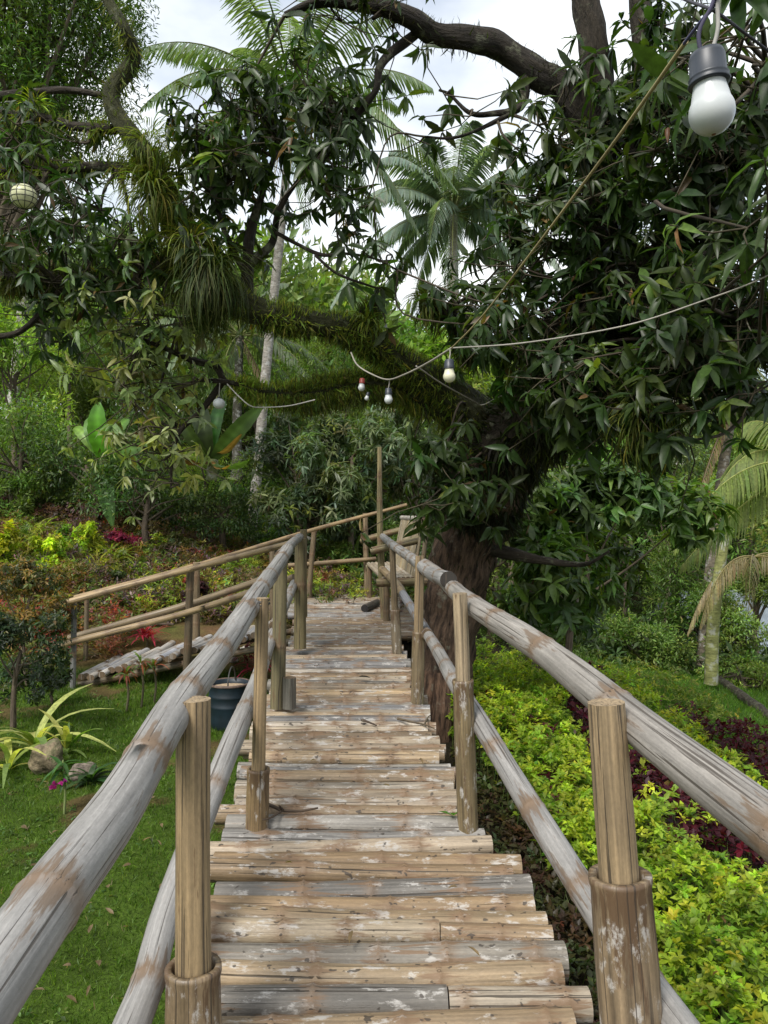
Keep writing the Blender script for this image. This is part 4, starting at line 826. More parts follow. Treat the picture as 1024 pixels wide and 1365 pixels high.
for i, (px, py, d, rx, ry, col) in enumerate([(112, 556, 23.5, 70, 46, G1 * .7), (60, 540, 27, 100, 70, G2), (170, 530, 29, 90, 70, G1 * .8), (260, 520, 27, 80, 70, G2 * 1.1), (340, 560, 26, 80, 80, G2), (430, 570, 28, 90, 70, G1 * .7), (720, 620, 26, 90, 70, G1 * .8), (830, 660, 25, 80, 90, G2 * 1.1), (940, 640, 27, 90, 90, G1 * .8), (1040, 640, 24, 70, 90, G2)]):
    bush('broadleaf_tree', 'backmost %s tree of the wood, %s' % (['mid green', 'dark', 'mid green', 'dark', 'dark', 'mid green', 'mid green', 'dark', 'mid green', 'dark'][i], ['just behind the upright banana leaf', 'far behind the left edge of the garden', 'behind the bird nest fern', 'behind the round globe lamp', 'behind the pale palm trunk', 'right of the pale palm trunk', 'behind the banana clump', 'above the glossy bush', 'behind the grey palm', 'at the right edge'][i]), 'tree', WB, px, py, d, rx, ry, 4200, .24, col, tm=SIMPN, lobes=14)
# glossy mango bush in the middle right
bush('mango_bush', 'dark glossy mango bush with big drooping leaves above the planted bank', 'bush', None, 785, 735, 8.6, 150, 130, 560, .23, DARK * 2.1, base=760, tm=LANCE, kind='whorl', lobes=11, rd=.9, trunk=.045, m=M_leaf, nl=9, young=(.12, (.12, .18, .035)))
# far wooded hillside
fw = MB(); n = 380
for k in range(n):
    x = rng.uniform(-34, 36); yy = rng.uniform(30, 52); z0 = H(x, yy)[0]; hh = rng.uniform(5, 8.5) * (1.1 if x < 0 else .85); N = 700
    u = dirs(N, .2); p = np.array([x, yy, z0 + hh * .6]) + u * (rng.random((N, 1)) ** .4) * np.array([2.1, 1.6, hh * .5])
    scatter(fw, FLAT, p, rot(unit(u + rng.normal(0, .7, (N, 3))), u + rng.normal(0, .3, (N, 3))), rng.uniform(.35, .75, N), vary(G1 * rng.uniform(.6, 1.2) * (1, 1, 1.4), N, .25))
tag(fw.build('far_woods', M_far), 'far wooded hillside closing the view behind the nearer trees', 'woods', kind='stuff')
# ---------------------------------------------------------------- planted beds on the right bank
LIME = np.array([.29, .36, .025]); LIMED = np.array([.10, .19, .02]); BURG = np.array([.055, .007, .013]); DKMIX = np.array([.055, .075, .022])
def bed(name, label, polys, dens, hmax, col, ll, tm=OVATE, nl=7, yr=(1.2, 12), xr=(-.2, 8), m=None, col2=None, k2=.3, seed=0, hole=.0, depthfill=.5, exclude=None, edge_lo=.45):
    A_ = (yr[1] - yr[0]) * (xr[1] - xr[0]); n = int(A_ * dens); x = rng.uniform(*xr, n); y = rng.uniform(*yr, n)
    keep = rng.random(n) < np.clip(3.2 / y, .25, 1) ; x, y = x[keep], y[keep]
    g = H(x, y); mound = .5 + .42 * fbm(x, y, 3.2, seed) + .22 * fbm(x, y, 9.5, seed + 2); hh = hmax * (edge_lo + (1 - edge_lo) * np.clip(mound * 1.1, 0, 1))
    u, v = pix(x, y, g + hmax * .6); ju, jv = u + fbm(x, y, 5, 2.2) * 14, v + fbm(x, y, 5, 5.1) * 9
    ok = np.zeros(len(x), bool)
    for p in polys: ok |= inpoly(ju, jv, p)
    xe = np.interp(y, ER[:, 1], ER[:, 0]); ok &= (x > xe + .04) & (mound > hole)
    x, y, g, hh = x[ok], y[ok], g[ok], hh[ok]; n = len(x)
    z = g + hh * np.where(rng.random(n) < depthfill, rng.uniform(.35, .95, n), rng.uniform(.9, 1.05, n))
    ll_ = 1.0
    cc = vary(col, n, .22, .08)
    if col2 is not None:
        k = np.clip((fbm(x, y, 4.3, seed + 3) + .25) * 1.6, 0, 1) * k2; cc = cc * (1 - k[:, None]) + vary(col2, n, .2) * k[:, None]
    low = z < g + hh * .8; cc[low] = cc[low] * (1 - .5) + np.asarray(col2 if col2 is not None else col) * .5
    mb = MB(); far = y > 4.5
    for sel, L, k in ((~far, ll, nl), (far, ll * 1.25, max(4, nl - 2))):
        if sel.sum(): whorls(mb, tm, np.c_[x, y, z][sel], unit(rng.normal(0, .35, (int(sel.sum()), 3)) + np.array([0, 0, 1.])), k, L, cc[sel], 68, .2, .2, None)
    # stems
    s = rng.random(n) < .25; p = np.c_[x, y, z][s]; q = np.c_[x + rng.normal(0, .03, n), y + rng.normal(0, .03, n), g][s]
    d = p - q; L = np.linalg.norm(d, axis=1); scatter(mb, BLADE, q, rot(d, np.array([0, -1., 0])), np.c_[L, np.full(len(L), .05), L * .05], vary((.10, .13, .04), len(L)))
    return tag(mb.build(name, m or M_soft), label, 'plants', kind='stuff')
lime_near = [[(590, 935), (600, 900), (640, 845), (690, 842), (742, 908), (775, 972), (802, 1025), (852, 1074), (897, 1118), (955, 1132), (1060, 1178), (1150, 1500), (880, 1500), (830, 1240), (770, 1150), (700, 1060), (640, 985)]]
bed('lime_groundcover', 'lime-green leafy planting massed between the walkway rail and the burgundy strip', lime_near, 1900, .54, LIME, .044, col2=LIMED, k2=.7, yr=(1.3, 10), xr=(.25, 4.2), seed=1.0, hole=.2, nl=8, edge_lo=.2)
bed('lime_groundcover', 'long lime strip running between the two burgundy strips on the bank', [[(795, 885), (850, 905), (910, 960), (980, 1010), (1060, 1060), (1060, 1110), (985, 1060), (920, 1020), (860, 965), (800, 915)]], 1000, .36, LIME * 1.05, .05, col2=LIMED, k2=.4, yr=(2.5, 11), xr=(1, 6), seed=4.0)
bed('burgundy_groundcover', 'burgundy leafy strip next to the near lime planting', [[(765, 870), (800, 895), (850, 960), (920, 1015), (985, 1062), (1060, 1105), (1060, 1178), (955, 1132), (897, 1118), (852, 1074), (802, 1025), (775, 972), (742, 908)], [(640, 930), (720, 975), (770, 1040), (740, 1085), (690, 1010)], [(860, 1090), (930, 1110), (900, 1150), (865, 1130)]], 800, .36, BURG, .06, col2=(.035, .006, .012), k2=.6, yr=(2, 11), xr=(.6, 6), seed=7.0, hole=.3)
bed('lime_groundcover', 'scattered lime-green clumps growing through the inner burgundy strip', [[(765, 870), (800, 895), (850, 960), (920, 1015), (985, 1062), (1060, 1105), (1060, 1178), (955, 1132), (897, 1118), (852, 1074), (802, 1025), (775, 972), (742, 908)]], 700, .40, LIME * .9, .05, col2=LIMED, k2=.8, yr=(2, 11), xr=(.6, 6), seed=2.6, hole=.62)
bed('burgundy_groundcover', 'outer burgundy strip at the edge of the grassy slope', [[(880, 935), (950, 960), (1060, 985), (1060, 1060), (980, 1010), (915, 960)]], 600, .34, BURG * 1.05, .06, yr=(3, 11), xr=(1.5, 7), seed=9.0)
bed('yellow_groundcover', 'yellow-green low shrubs between burgundy strip and grass slope', [[(800, 870), (880, 885), (960, 935), (1000, 975), (930, 955), (860, 925), (810, 900)]], 500, .30, np.array([.20, .23, .03]), .06, col2=(.09, .12, .025), k2=.7, yr=(5, 12), xr=(1.5, 6), seed=11.0, tm=SIMP)
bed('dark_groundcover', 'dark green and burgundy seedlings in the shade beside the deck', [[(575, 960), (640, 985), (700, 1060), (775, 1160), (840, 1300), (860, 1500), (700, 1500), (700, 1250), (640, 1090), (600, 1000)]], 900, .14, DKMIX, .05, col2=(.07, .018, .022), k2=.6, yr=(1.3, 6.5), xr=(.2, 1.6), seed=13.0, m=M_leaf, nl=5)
bed('bank_undergrowth', 'mixed low green undergrowth covering the bank below the mango bush', [[(560, 860), (640, 800), (820, 845), (930, 880), (900, 900), (860, 885), (760, 880), (640, 900)]], 330, .26, np.array([.09, .13, .03]), .07, col2=(.05, .075, .02), k2=.7, yr=(6, 14), xr=(.2, 7.5), seed=17.0, tm=SIMP, m=M_far)
# ---------------------------------------------------------------- low growth on the hillside and under the trees
def cover(name, label, cat, n, xr, yr, test, ll, hmax, cols, m=None, nl=6, tm=SIMP, seed=0):
    x = rng.uniform(*xr, n); y = rng.uniform(*yr, n); ok = test(x, y); x, y = x[ok], y[ok]; n = len(x); g = H(x, y)
    z = g + hmax * rng.uniform(.15, 1, n) * (.4 + .6 * np.clip(.5 + fbm(x, y, 2.1, seed), 0, 1))
    k = np.clip(((fbm(x, y, 1.6, seed + 5) + .6) / 1.2 * len(cols) + rng.normal(0, .45, n)), 0, len(cols) - 1).astype(int)
    mb = MB(); whorls(mb, tm, np.c_[x, y, z], unit(rng.normal(0, .4, (n, 3)) + np.array([0, 0, 1.])), nl, ll, vary(np.array(cols)[k], n, .3, .1), 70, .25, .2)
    tag(mb.build(name, m or M_far), label, cat, kind='stuff')
cover('garden_groundcover', 'mixed bronze, purple and green low plants covering the left garden slope', 'plants', 26000, (-9.5, 1.2), (10.3, 16.5), lambda x, y: (y > 10.6 + .4 * fbm(x, y, 1.3, 1)) & (fbm(x, y, 2.2, 8) > -.35), .095, .26, [(.12, .07, .05), (.07, .10, .03), (.16, .15, .04), (.09, .05, .05), (.14, .10, .06), (.07, .11, .03)], seed=2)
cover('woodland_undergrowth', 'dark leafy undergrowth at the foot of the wood', 'plants', 24000, (-14, 11), (12.5, 30), lambda x, y: ((y > 15.5 + .6 * fbm(x, y, .8, 3)) | (x > -.5)) & (y > 12 + 2.6 * np.clip(-x, 0, 1.2)), .20, .9, [(.035, .06, .018), (.05, .085, .02), (.028, .045, .014), (.06, .10, .025)], seed=6)
gpatch = lambda sd, lo: (lambda x, y: (y > 10.9 + .4 * fbm(x, y, 1.3, 1)) & (y < 15.6) & (fbm(x, y, 1.5, sd) > lo))
cover('bronze_groundcover', 'bronze and purple-brown shrubby masses on the garden slope', 'plants', 26000, (-9.5, .3), (10.6, 16), gpatch(12, .12), .085, .5, [(.13, .08, .075), (.10, .06, .065), (.16, .12, .06)], seed=41)
cover('olive_groundcover', 'olive and reddish shrubby masses on the garden slope', 'plants', 22000, (-9.5, .3), (10.6, 16), gpatch(17, .08), .08, .5, [(.16, .17, .04), (.18, .11, .04), (.09, .14, .035)], seed=43)
cover('yellow_groundcover', 'yellow-green low masses between the spiky plants of the garden slope', 'plants', 14000, (-9.5, .3), (10.4, 14.5), gpatch(23, .05), .09, .42, [(.30, .33, .04), (.18, .26, .04)], seed=47, tm=SIMPN)
cover('rust_groundcover', 'rust-red and bronze plants in the bare soil at the left edge of the garden', 'plants', 5000, (-7.5, -3.2), (8.9, 11.2), lambda x, y: fbm(x, y, 1.9, 51) > -.15, .08, .38, [(.20, .07, .035), (.16, .11, .04), (.11, .13, .035), (.22, .05, .04)], seed=53)
cover('red_groundcover', 'magenta and red patches scattered over the garden slope', 'plants', 9000, (-9, .2), (10.8, 15.2), gpatch(61, .36), .085, .5, [(.20, .03, .045), (.17, .06, .04)], seed=57)
# ---------------------------------------------------------------- moss lawn and grass slope
def lawn(name, label, n, xr, yr, test, ln, cols):
    x = rng.uniform(*xr, n); y = yr[0] + (yr[1] - yr[0]) * rng.random(n) ** 1.35; ok = test(x, y); x, y = x[ok], y[ok]; n = len(x)
    d = unit(np.c_[rng.normal(0, .55, (n, 2)), np.ones(n)]); k = np.clip(.5 + .55 * fbm(x, y, 3.1, 2) + rng.normal(0, .25, n), 0, 1)[:, None]
    c = np.array(cols[0]) * (1 - k) + np.array(cols[1]) * k; dry = rng.random(n) < .015; c[dry] = (.22, .19, .09)
    mb = MB(); scatter(mb, GRASS, np.c_[x, y, H(x, y) - .003], rot(d, dirs(n)), ln * rng.uniform(.4, 1.25, n) * (1 + .12 * (y - 3)), vary(c, n, .22, .08))
    tag(mb.build(name, M_soft), label, 'grass', kind='stuff')
offdeck = lambda x, y: x < np.interp(y, EL[:, 1], EL[:, 0]) + .25
lawn('moss_lawn', 'bright green mossy lawn on the left below the walkway', 190000, (-6.5, -.2), (1.5, 9.6), lambda x, y: offdeck(x, y) & (y < 8.9 + .35 * fbm(x, y, .9, 1.0) - .15 * (x + 3)) & (np.abs(x) < .56 * y + .3) & (fbm(x, y, 1.9, 33) + rng.normal(0, .08, x.shape) > -.38), .034, [(.040, .085, .009), (.095, .16, .016)])
lawn('slope_grass', 'short green grass on the right-hand slope', 60000, (3.0, 8.5), (6.8, 14), lambda x, y: (np.abs(x) < .56 * y), .045, [(.07, .14, .02), (.11, .21, .025)])
cover('lawn_weeds', 'small clover-like weeds scattered through the mossy lawn', 'weeds', 9000, (-6.5, -.3), (1.6, 9), lambda x, y: offdeck(x, y) & (np.abs(x) < .56 * y + .2) & (fbm(x, y, 2.6, 21) > .12), .028, .035, [(.06, .11, .02), (.09, .14, .03), (.045, .08, .02), (.12, .11, .04)], m=M_soft, nl=4, tm=OVATE, seed=31)
# ---------------------------------------------------------------- individual garden plants on the left
def at(px, py): return GT(px, py)
SG = 'spiky yellow-green plants on the garden slope'
def rosette(name, label, cat, px, py, n, ln, col, wd=.09, sag=.7, zb=.9, group=None, stem=0, m=None, col2=None, base=None, nseg=6, scat=0):
    g = at(px, py) if base is None else np.asarray(base); mb = MB(); dd = dirs(n, zb); dd[:, 2] = np.abs(dd[:, 2]); o = g + np.array([0, 0, stem]); n = int(n * (1.6 if group == SG else 1)); dd = dirs(n, zb); dd[:, 2] = np.abs(dd[:, 2]); ln = ln * (1.3 if group == SG else 1); cc = vary(col, n, .2, .08)
    if col2 is not None: k = rng.random(n) < .45; cc[k] = vary(col2, int(k.sum()), .15)
    pp = o + dd * .02 + rng.normal(0, 1, (n, 3)) * np.array([scat, scat, scat * .4])
    scatter(mb, strap(wd, sag, nseg), pp, rot(unit(dd), np.array([0, 0, 1.]) + 0 * dd), ln * rng.uniform(.55, 1.15, n), cc)
    root = empty(name, g, label, cat, group); part(mb, 'leaves', m or M_soft, root)
    if stem: mb = MB(); tube(mb, smoothc([g - (0, 0, .03), g + (.02, .01, stem * .5), o], 4), .012, 6, (.10, .09, .05)); part(mb, 'stem', M_twig, root)
    return root
YEL = np.array([.34, .34, .04]); YGR = np.array([.24, .29, .05]); VAR = np.array([.40, .40, .12])
for i, (px, py, n, ln, col, lab) in enumerate([
 (46, 716, 110, .50, YGR, 'pale yellow spiky plant at the top of the garden slope'), (50, 742, 120, .42, YEL * .8, 'golden spiky plant just below the topmost spiky one'),
 (32, 752, 70, .34, YGR * .6, 'greener spiky plant beside the lime shrub at the left edge'), (152, 752, 110, .44, YGR, 'spiky yellow-green plant in front of the magenta shrub'),
 (132, 768, 90, .40, YEL * .75, 'golden spiky plant below the magenta shrub'), (98, 772, 80, .40, YGR * .45, 'dark green spiky plant with brown dead skirt'),
 (225, 786, 150, .50, YEL * .85, 'large golden grassy plant behind the middle ramp post'), (205, 775, 90, .40, YGR * .9, 'yellow-green grassy plant left of the large golden one'),
 (180, 790, 60, .34, YGR * .6, 'small green spiky plant between the ramp rails'), (330, 770, 60, .30, YGR * .8, 'yellow-green tuft near the top of the ramp'),
 (285, 762, 60, .3, (.07, .12, .03), 'green spiky tuft beyond the upper ramp rail'), (70, 800, 60, .34, (.20, .10, .04), 'bronze spiky tuft beside the left end of the ramp rail')]):
    rosette('spiky_plant', lab, 'plant', px, py, n, ln, col, .055, .9, .9, SG, scat=.05)
def shrub(label, px, py, rpx, rpy, n, ll, col, name='garden_shrub', young=None, tm=OVATE, group='coloured shrubs on the garden slope', nl=6, lobes=9, v=.3, dd=None, trunk=.014):
    g = at(px, py); d = dd or g[1]
    return bush(name, label, 'shrub', group, px, py - rpy * 1.1, d, rpx * 1.25, rpy * 1.25, int(n * 1.5), ll, col, tm=tm, kind='whorl', lobes=lobes, trunk=trunk, m=M_soft, young=young, nl=nl, v=v)
for s in [
 ('burgundy shrub at the far upper left of the garden', 12, 690, 28, 18, 220, .09, BURG * 1.1), ('lime-yellow shrub at the left edge of the garden', 8, 762, 16, 24, 120, .09, LIME * 1.15),
 ('bright lime shrub in the middle of the garden slope', 62, 764, 18, 22, 150, .085, LIME * 1.1), ('upright lime shrub right of the bright lime one', 117, 744, 13, 22, 110, .085, LIME * 1.05),
 ('green and lime shrub above the bright lime one', 88, 735, 14, 16, 90, .08, LIMED * 1.4), ('bronze-purple shrub at the top of the garden slope', 90, 706, 30, 16, 300, .07, (.16, .09, .075)),
 ('purple-brown shrub below the wood in the middle of the slope', 125, 712, 34, 18, 340, .07, (.14, .08, .08)), ('magenta-red shrub among the olive ones', 165, 742, 22, 16, 170, .07, (.20, .02, .06)),
 ('olive and bronze shrub on the slope behind the upper ramp rail', 200, 736, 32, 22, 340, .07, (.20, .15, .05)), ('rounded olive-red shrub right of the magenta one', 175, 722, 28, 18, 300, .07, (.18, .11, .045)),
 ('purple-brown shrub at the right end of the slope', 262, 722, 32, 18, 320, .065, (.14, .07, .075)), ('dull green shrub behind the ramp, right of the olive one', 235, 752, 24, 16, 180, .07, (.07, .08, .03)),
 ('dark maroon shrub by the middle ramp post', 268, 820, 18, 20, 150, .07, (.035, .012, .014)), ('red-leaved shrub at the lower left of the slope', 70, 846, 22, 20, 130, .09, (.20, .045, .025)),
 ('green weedy shrub under the upper ramp rail', 165, 792, 24, 14, 130, .06, (.06, .09, .025)), ('lime tuft shrub close to the pale palm trunk', 330, 752, 14, 10, 80, .06, LIME * .9)]: shrub(*s)
# two bigger shrubs in the lawn at the left
bush('croton_shrub', 'bronze-tipped shrub standing at the edge of the lawn on the left', 'shrub', None, 38, 800, 8.2, 50, 52, 650, .07, (.05, .065, .02), kind='whorl', tm=SIMP, lobes=7, m=M_leaf, young=(.40, (.20, .13, .03)), trunk=.02)
bush('dark_shrub', 'dark green shrub with thin bare stems on the lawn at the left edge', 'shrub', None, 28, 868, 6.9, 62, 62, 620, .065, (.024, .042, .014), base=18, kind='whorl', tm=SIMP, lobes=8, m=M_leaf, young=(.12, (.10, .11, .03)), trunk=.025)
bush('dark_shrub', 'small dark green shrub beside the low end of the ramp', 'shrub', None, 72, 890, 7.6, 28, 30, 330, .065, (.035, .055, .018), kind='whorl', tm=SIMP, lobes=7, m=M_leaf, trunk=.015)
VG = 'yellow-striped strap plants on the lawn'
rosette('striped_plant', 'large yellow-striped strap-leaved plant left of the rock', 'plant', 48, 1000, 16, .62, VAR, .12, .75, 1.3, VG, col2=(.16, .22, .05), nseg=8)
rosette('striped_plant', 'smaller upright yellow-striped plant right of the rock', 'plant', 90, 1003, 9, .42, VAR * .95, .12, .4, 2.0, VG, col2=(.13, .20, .05), nseg=8)
rosette('striped_plant', 'ragged yellow-striped plant at the left edge below the dark shrub', 'plant', 12, 1030, 10, .5, VAR * .9, .12, .9, .9, VG, col2=(.16, .22, .05), nseg=8)
CG = 'thin red cordylines by the ramp'
for px, py, st, lab in ((188, 945, .42, 'left red-topped thin-stemmed plant in front of the ramp'), (168, 950, .36, 'leaning thin-stemmed plant with small red top at the ramp'), (205, 938, .36, 'thin dark-stemmed plant with rusty top in front of the ramp')):
    g = at(px, py); r = rosette('cordyline', lab, 'plant', px, py, 26, .16, (.20, .06, .03), .14, .7, .6, CG, stem=st, col2=(.10, .16, .04))
for px, py, n, ln, lab in ((195, 862, 60, .26, 'bright pink-red plant just beyond the ramp'), (345, 905, 50, .22, 'red-leaved plant behind the blue drum'), (328, 890, 40, .2, 'smaller red plant left of the one behind the drum')):
    rosette('red_plant', lab, 'plant', px, py, n, ln, (.30, .025, .05), .12, .5, 1.2, 'red plants around the ramp', stem=.12, scat=.05)
# flowering balsam
g = at(86, 1088); fl = empty('balsam_plant', g, 'single-stemmed plant with magenta flowers on the lawn', 'flowering plant')
top = g + np.array([-.01, 0, .36]); mb = MB(); tube(mb, smoothc([g, g + (.005, 0, .18), top], 5), np.linspace(.009, .006, 11), 7, (.16, .20, .07)); part(mb, 'stem', M_twig, fl)
mb = MB(); whorls(mb, lance(.22, .3, .04), np.array([top, top - (0, 0, .05), top - (0, 0, .1)]), np.tile((0, 0, 1.), (3, 1)), 8, .15, (.05, .12, .03), 80, .3, .2); part(mb, 'leaves', M_soft, fl)
for q in ((.03, -.04, -.12), (-.05, -.03, -.16), (.01, -.05, -.135)):
    mb = MB(); whorls(mb, simple(.9, .3, .1), np.array([top + q]), np.array([(.1, -.9, .3)]), 6, .032, (.30, .01, .17), 70, 0, .15); part(mb, 'flower', M_soft, fl)
rosette('weed', 'small dark broad-leaved weed beside the second rock', 'plant', 120, 1045, 22, .22, (.04, .085, .025), .3, .6, .8, None)
# rocks
def rock(px, py, rx, rz, label, col, ry=None, d=None):
    g = at(px, py) if d is None else P(px, py, d); mb = MB(); n, s = 18, 26; th = np.linspace(0, pi, n)[:, None]; ph = np.arange(s)[None] / s * 2 * pi
    X = np.sin(th) * np.cos(ph); Y = np.sin(th) * np.sin(ph); Z = np.cos(th) + 0 * ph; ws = rng.uniform(0, 9, 3)
    r = 1 + .16 * np.sin(3 * X + 2 * Y + ws[0]) + .10 * np.sin(5 * Z + 4 * X + ws[1]) + .05 * np.sin(11 * Y - 9 * Z + ws[2]) + .03 * np.sin(17 * X + 15 * Z)
    V = np.stack([X * r * rx, Y * r * (ry or rx), Z * r * rz], -1).reshape(-1, 3) + g + (0, 0, rz * .75)
    i = np.arange(n - 1)[:, None] * s; j = np.arange(s)[None]; k = (j + 1) % s
    mb.add(V, [np.stack([i + j, i + s + j, i + s + k, i + k], -1).reshape(-1, 4)], col); return tag(mb.build('rock', M_rock, origin=g), label, 'rock', 'rocks in the garden')
M_rock = bark_mat('mossy_rock', (.2, .18, .14), (.10, .12, .05), .52, (22, 22, 22), 1.0, .03)
rock(63, 1030, .115, .135, 'brown mossy rock on the lawn by the striped plants', (.21, .165, .105)); rock(112, 1040, .09, .07, 'low grey rock half hidden by weeds on the lawn', (.17, .14, .11))
for i, (px, py, r, lab) in enumerate([(160, 800, .14, 'whitish stone under the upper ramp rail'), (140, 806, .12, 'pale flat stone near the left ramp posts'), (205, 812, .11, 'pale stone between the two ramp rails'), (228, 818, .12, 'whitish stone left of the maroon shrub'), (290, 888, .1, 'pale stone behind the blue drum'), (310, 882, .08, 'small pale stone right behind the drum'), (8, 786, .18, 'whitish stone at the left edge of the garden'), (330, 870, .1, 'pale stone under the ramp by the deck')]):
    rock(px, py, r, r * .4, lab, (.42, .39, .35))
# dead branches on the slope
for pts, lab in (([P(92, 752, 11.3), P(110, 775, 11), P(128, 792, 10.8)], 'dark dead branch lying on the garden slope'), ([P(160, 786, 11), P(200, 800, 10.6), P(232, 800, 10.5)], 'brown dead branch behind the ramp rails'), ([P(180, 770, 11.2), P(196, 780, 11), P(222, 792, 10.8)], 'thin dead branch below the olive shrub')):
    pts = [np.array([p[0], p[1], h1(p[0], p[1]) + .05]) for p in pts]; tag(twig(pts, .035, '').build('dead_branch', M_twig, origin=pts[0]), lab, 'branch')
# fallen leaves on the lawn and deck
lv, lf = lance(.42, .12, .08); me0 = None
spots = [(290, 1010 + 0), (215, 1105), (190, 1130), (145, 1195), (205, 1068), (175, 1160), (152, 1228), (118, 1258), (95, 1298), (120, 1325), (60, 1330), (215, 1135), (190, 1070), (28, 1110), (70, 1120), (140, 1075), (205, 1040), (130, 1290), (165, 1250), (88, 1345), (215, 1200), (40, 1165)]
for i, (px, py) in enumerate(spots):
    g = at(px, py)
    if me0 is None:
        mb = MB(); mb.add(lv * (.06, .06, .06), lf, (.17, .12, .065)); o = mb.build('fallen_leaf', M_soft); me0 = o.data
    else: o = bpy.data.objects.new('fallen_leaf', me0); C.objects.link(o)
    o.location = (g[0], g[1], g[2] + .032); o.rotation_euler = (rng.normal(0, .25), rng.normal(0, .25), rng.uniform(0, 6.28)); o.scale = (rng.uniform(.5, 1.25), rng.uniform(.5, 1.1), 1)
    tag(o, 'small dry brown leaf fallen on the mossy lawn', 'leaf', 'dry leaves fallen on the lawn')
mb = MB(); whorls(mb, OVATE, np.array([onz(606, 1083, .01), onz(612, 1080, .015)]), np.array([(.3, 0, 1.), (-.3, .2, 1.)]), 3, .06, (.09, .2, .03), 75, .1, .1); tag(mb.build('seedling', M_soft), 'tiny green seedling growing at the foot of the right-hand post', 'plant')
mb = MB(); mb.add(lv * .1 + onz(478, 902, .02), lf, (.03, .022, .015)); tag(mb.build('dry_leaf', M_soft), 'dark curled dry leaf on the far deck planks', 'leaf')

for px, py in ((420, 1012), (520, 1048), (380, 1150), (610, 1182), (455, 860), (505, 915), (330, 1052), (560, 1010), (470, 1240), (640, 1275)):
    o = bpy.data.objects.new('dry_leaf', me0); C.objects.link(o); o.location = onz(px, py, .014); o.rotation_euler = (rng.normal(0, .2), rng.normal(0, .2), rng.uniform(0, 6.28)); o.scale = (rng.uniform(.4, .9), rng.uniform(.3, .7), 1)
    tag(o, 'small brown scrap of dry leaf lying on the deck poles', 'leaf', 'scraps of dry leaf on the deck')
# ---------------------------------------------------------------- broad leaves: bananas and the bird nest fern
def bigleaf(mb, a, b, W, col, bow=.15, n=16, mcol=None, side=None, fold=.25):
    a, b = np.asarray(a, float), np.asarray(b, float); L = np.linalg.norm(b - a); t = np.linspace(0, 1, n)[:, None]
    nrm = unit(np.cross(b - a, side if side is not None else (1., 0, 0))); nrm = nrm * (1 if nrm[1] < 0 else -1)
    mid = a + (b - a) * t + nrm * bow * L * np.sin(pi * t) - np.array([0, 0, 1]) * bow * L * t ** 3; tg = unit(np.gradient(mid, axis=0)); sd = unit(np.cross(tg, nrm))
    w_ = W / 2 * np.clip(np.sin(pi * np.clip(t * .93 + .06, 0, 1)), 0, 1) ** .55; rip = 1 + .05 * np.sin(np.arange(n) * 2.6)[:, None]
    rows = [mid + sd * w_ * s * rip + nrm * (abs(s) * w_ * fold + .02 * W * np.sin(np.arange(n) * 2.2 + 3 * s)[:, None]) for s in (-1, -.5, 0, .5, 1)]
    V = np.stack(rows, 1).reshape(-1, 3); q = []
    for i in range(n - 1):
        for j in range(4): q.append((i * 5 + j, i * 5 + j + 1, i * 5 + 6 + j, i * 5 + 5 + j))
    c = np.tile(vary(col, 1, .1)[0], (n * 5, 1)); c[2::5] *= 1.5; c = c * (1 + .18 * np.sin(np.repeat(np.arange(n), 5) * 2.9))[:, None]
    mb.add(V, [np.array(q)], c)
def banana(label, d, stem, leaves, name='banana_plant', cat='banana plant', stemcol=(.13, .15, .06), m=None):
    root = empty(name, P(*stem[0], d), label, cat); mb = MB(); tube(mb, smoothc([P(x, y, d) for x, y in stem], 5), .09, 10, stemcol); part(mb, 'stem', M_palm, root)
    for (x0, y0, x1, y1, wpx, col, dz) in leaves:
        mb = MB(); bigleaf(mb, P(x0, y0, d), P(x1, y1, d + dz), wpx * d / F, col); part(mb, 'leaf', m or M_broad, root)
BG = np.array([.09, .19, .03])
banana('banana plant with tall upright bright leaves among the trees on the left', 14.2, [(138, 660), (140, 612)], [(140, 615, 132, 522, 26, BG * 1.1, -.4), (138, 615, 118, 545, 20, BG * .9, .2), (142, 612, 172, 548, 22, BG * .8, .3), (142, 615, 205, 575, 18, (.16, .22, .14), -.3), (136, 610, 98, 560, 16, BG * 1.3, .3), (140, 630, 150, 690, 22, BG * .7, -.5), (142, 612, 190, 620, 18, BG * .8, -.6)])
banana('banana clump with ribbed pale leaves behind the glossy bush on the right', 12.6, [(752, 790), (752, 720)], [(752, 722, 768, 652, 18, BG * 1.5, -.2), (752, 722, 733, 668, 20, BG * 1.4, -.4), (748, 730, 705, 665, 26, BG * .8, -.5), (756, 722, 800, 690, 20, (.15, .2, .12), .2), (756, 722, 824, 660, 26, (.26, .30, .24), .1), (750, 730, 700, 712, 20, BG * .9, -.5), (755, 726, 815, 722, 20, BG * 1.1, -.4), (750, 722, 742, 690, 16, BG * 1.2, .3)])
banana('large bird nest fern with broad dark fronds and one orange dead frond', 13.2, [(282, 640), (284, 612)], [(284, 612, 350, 524, 22, (.05, .075, .02), -.5), (280, 612, 272, 530, 20, (.04, .06, .018), .1), (278, 612, 240, 548, 17, (.045, .07, .018), -.3), (288, 604, 322, 564, 9, (.17, .085, .03), -.9), (281, 612, 255, 525, 14, (.05, .08, .02), .2), (282, 610, 300, 520, 18, (.05, .11, .02), .3), (282, 614, 330, 600, 20, (.07, .12, .03), -.8), (278, 614, 245, 600, 20, (.06, .03, .015), -.7), (282, 612, 306, 606, 8, (.2, .11, .04), -1.0)], 'bird_nest_fern', 'fern')
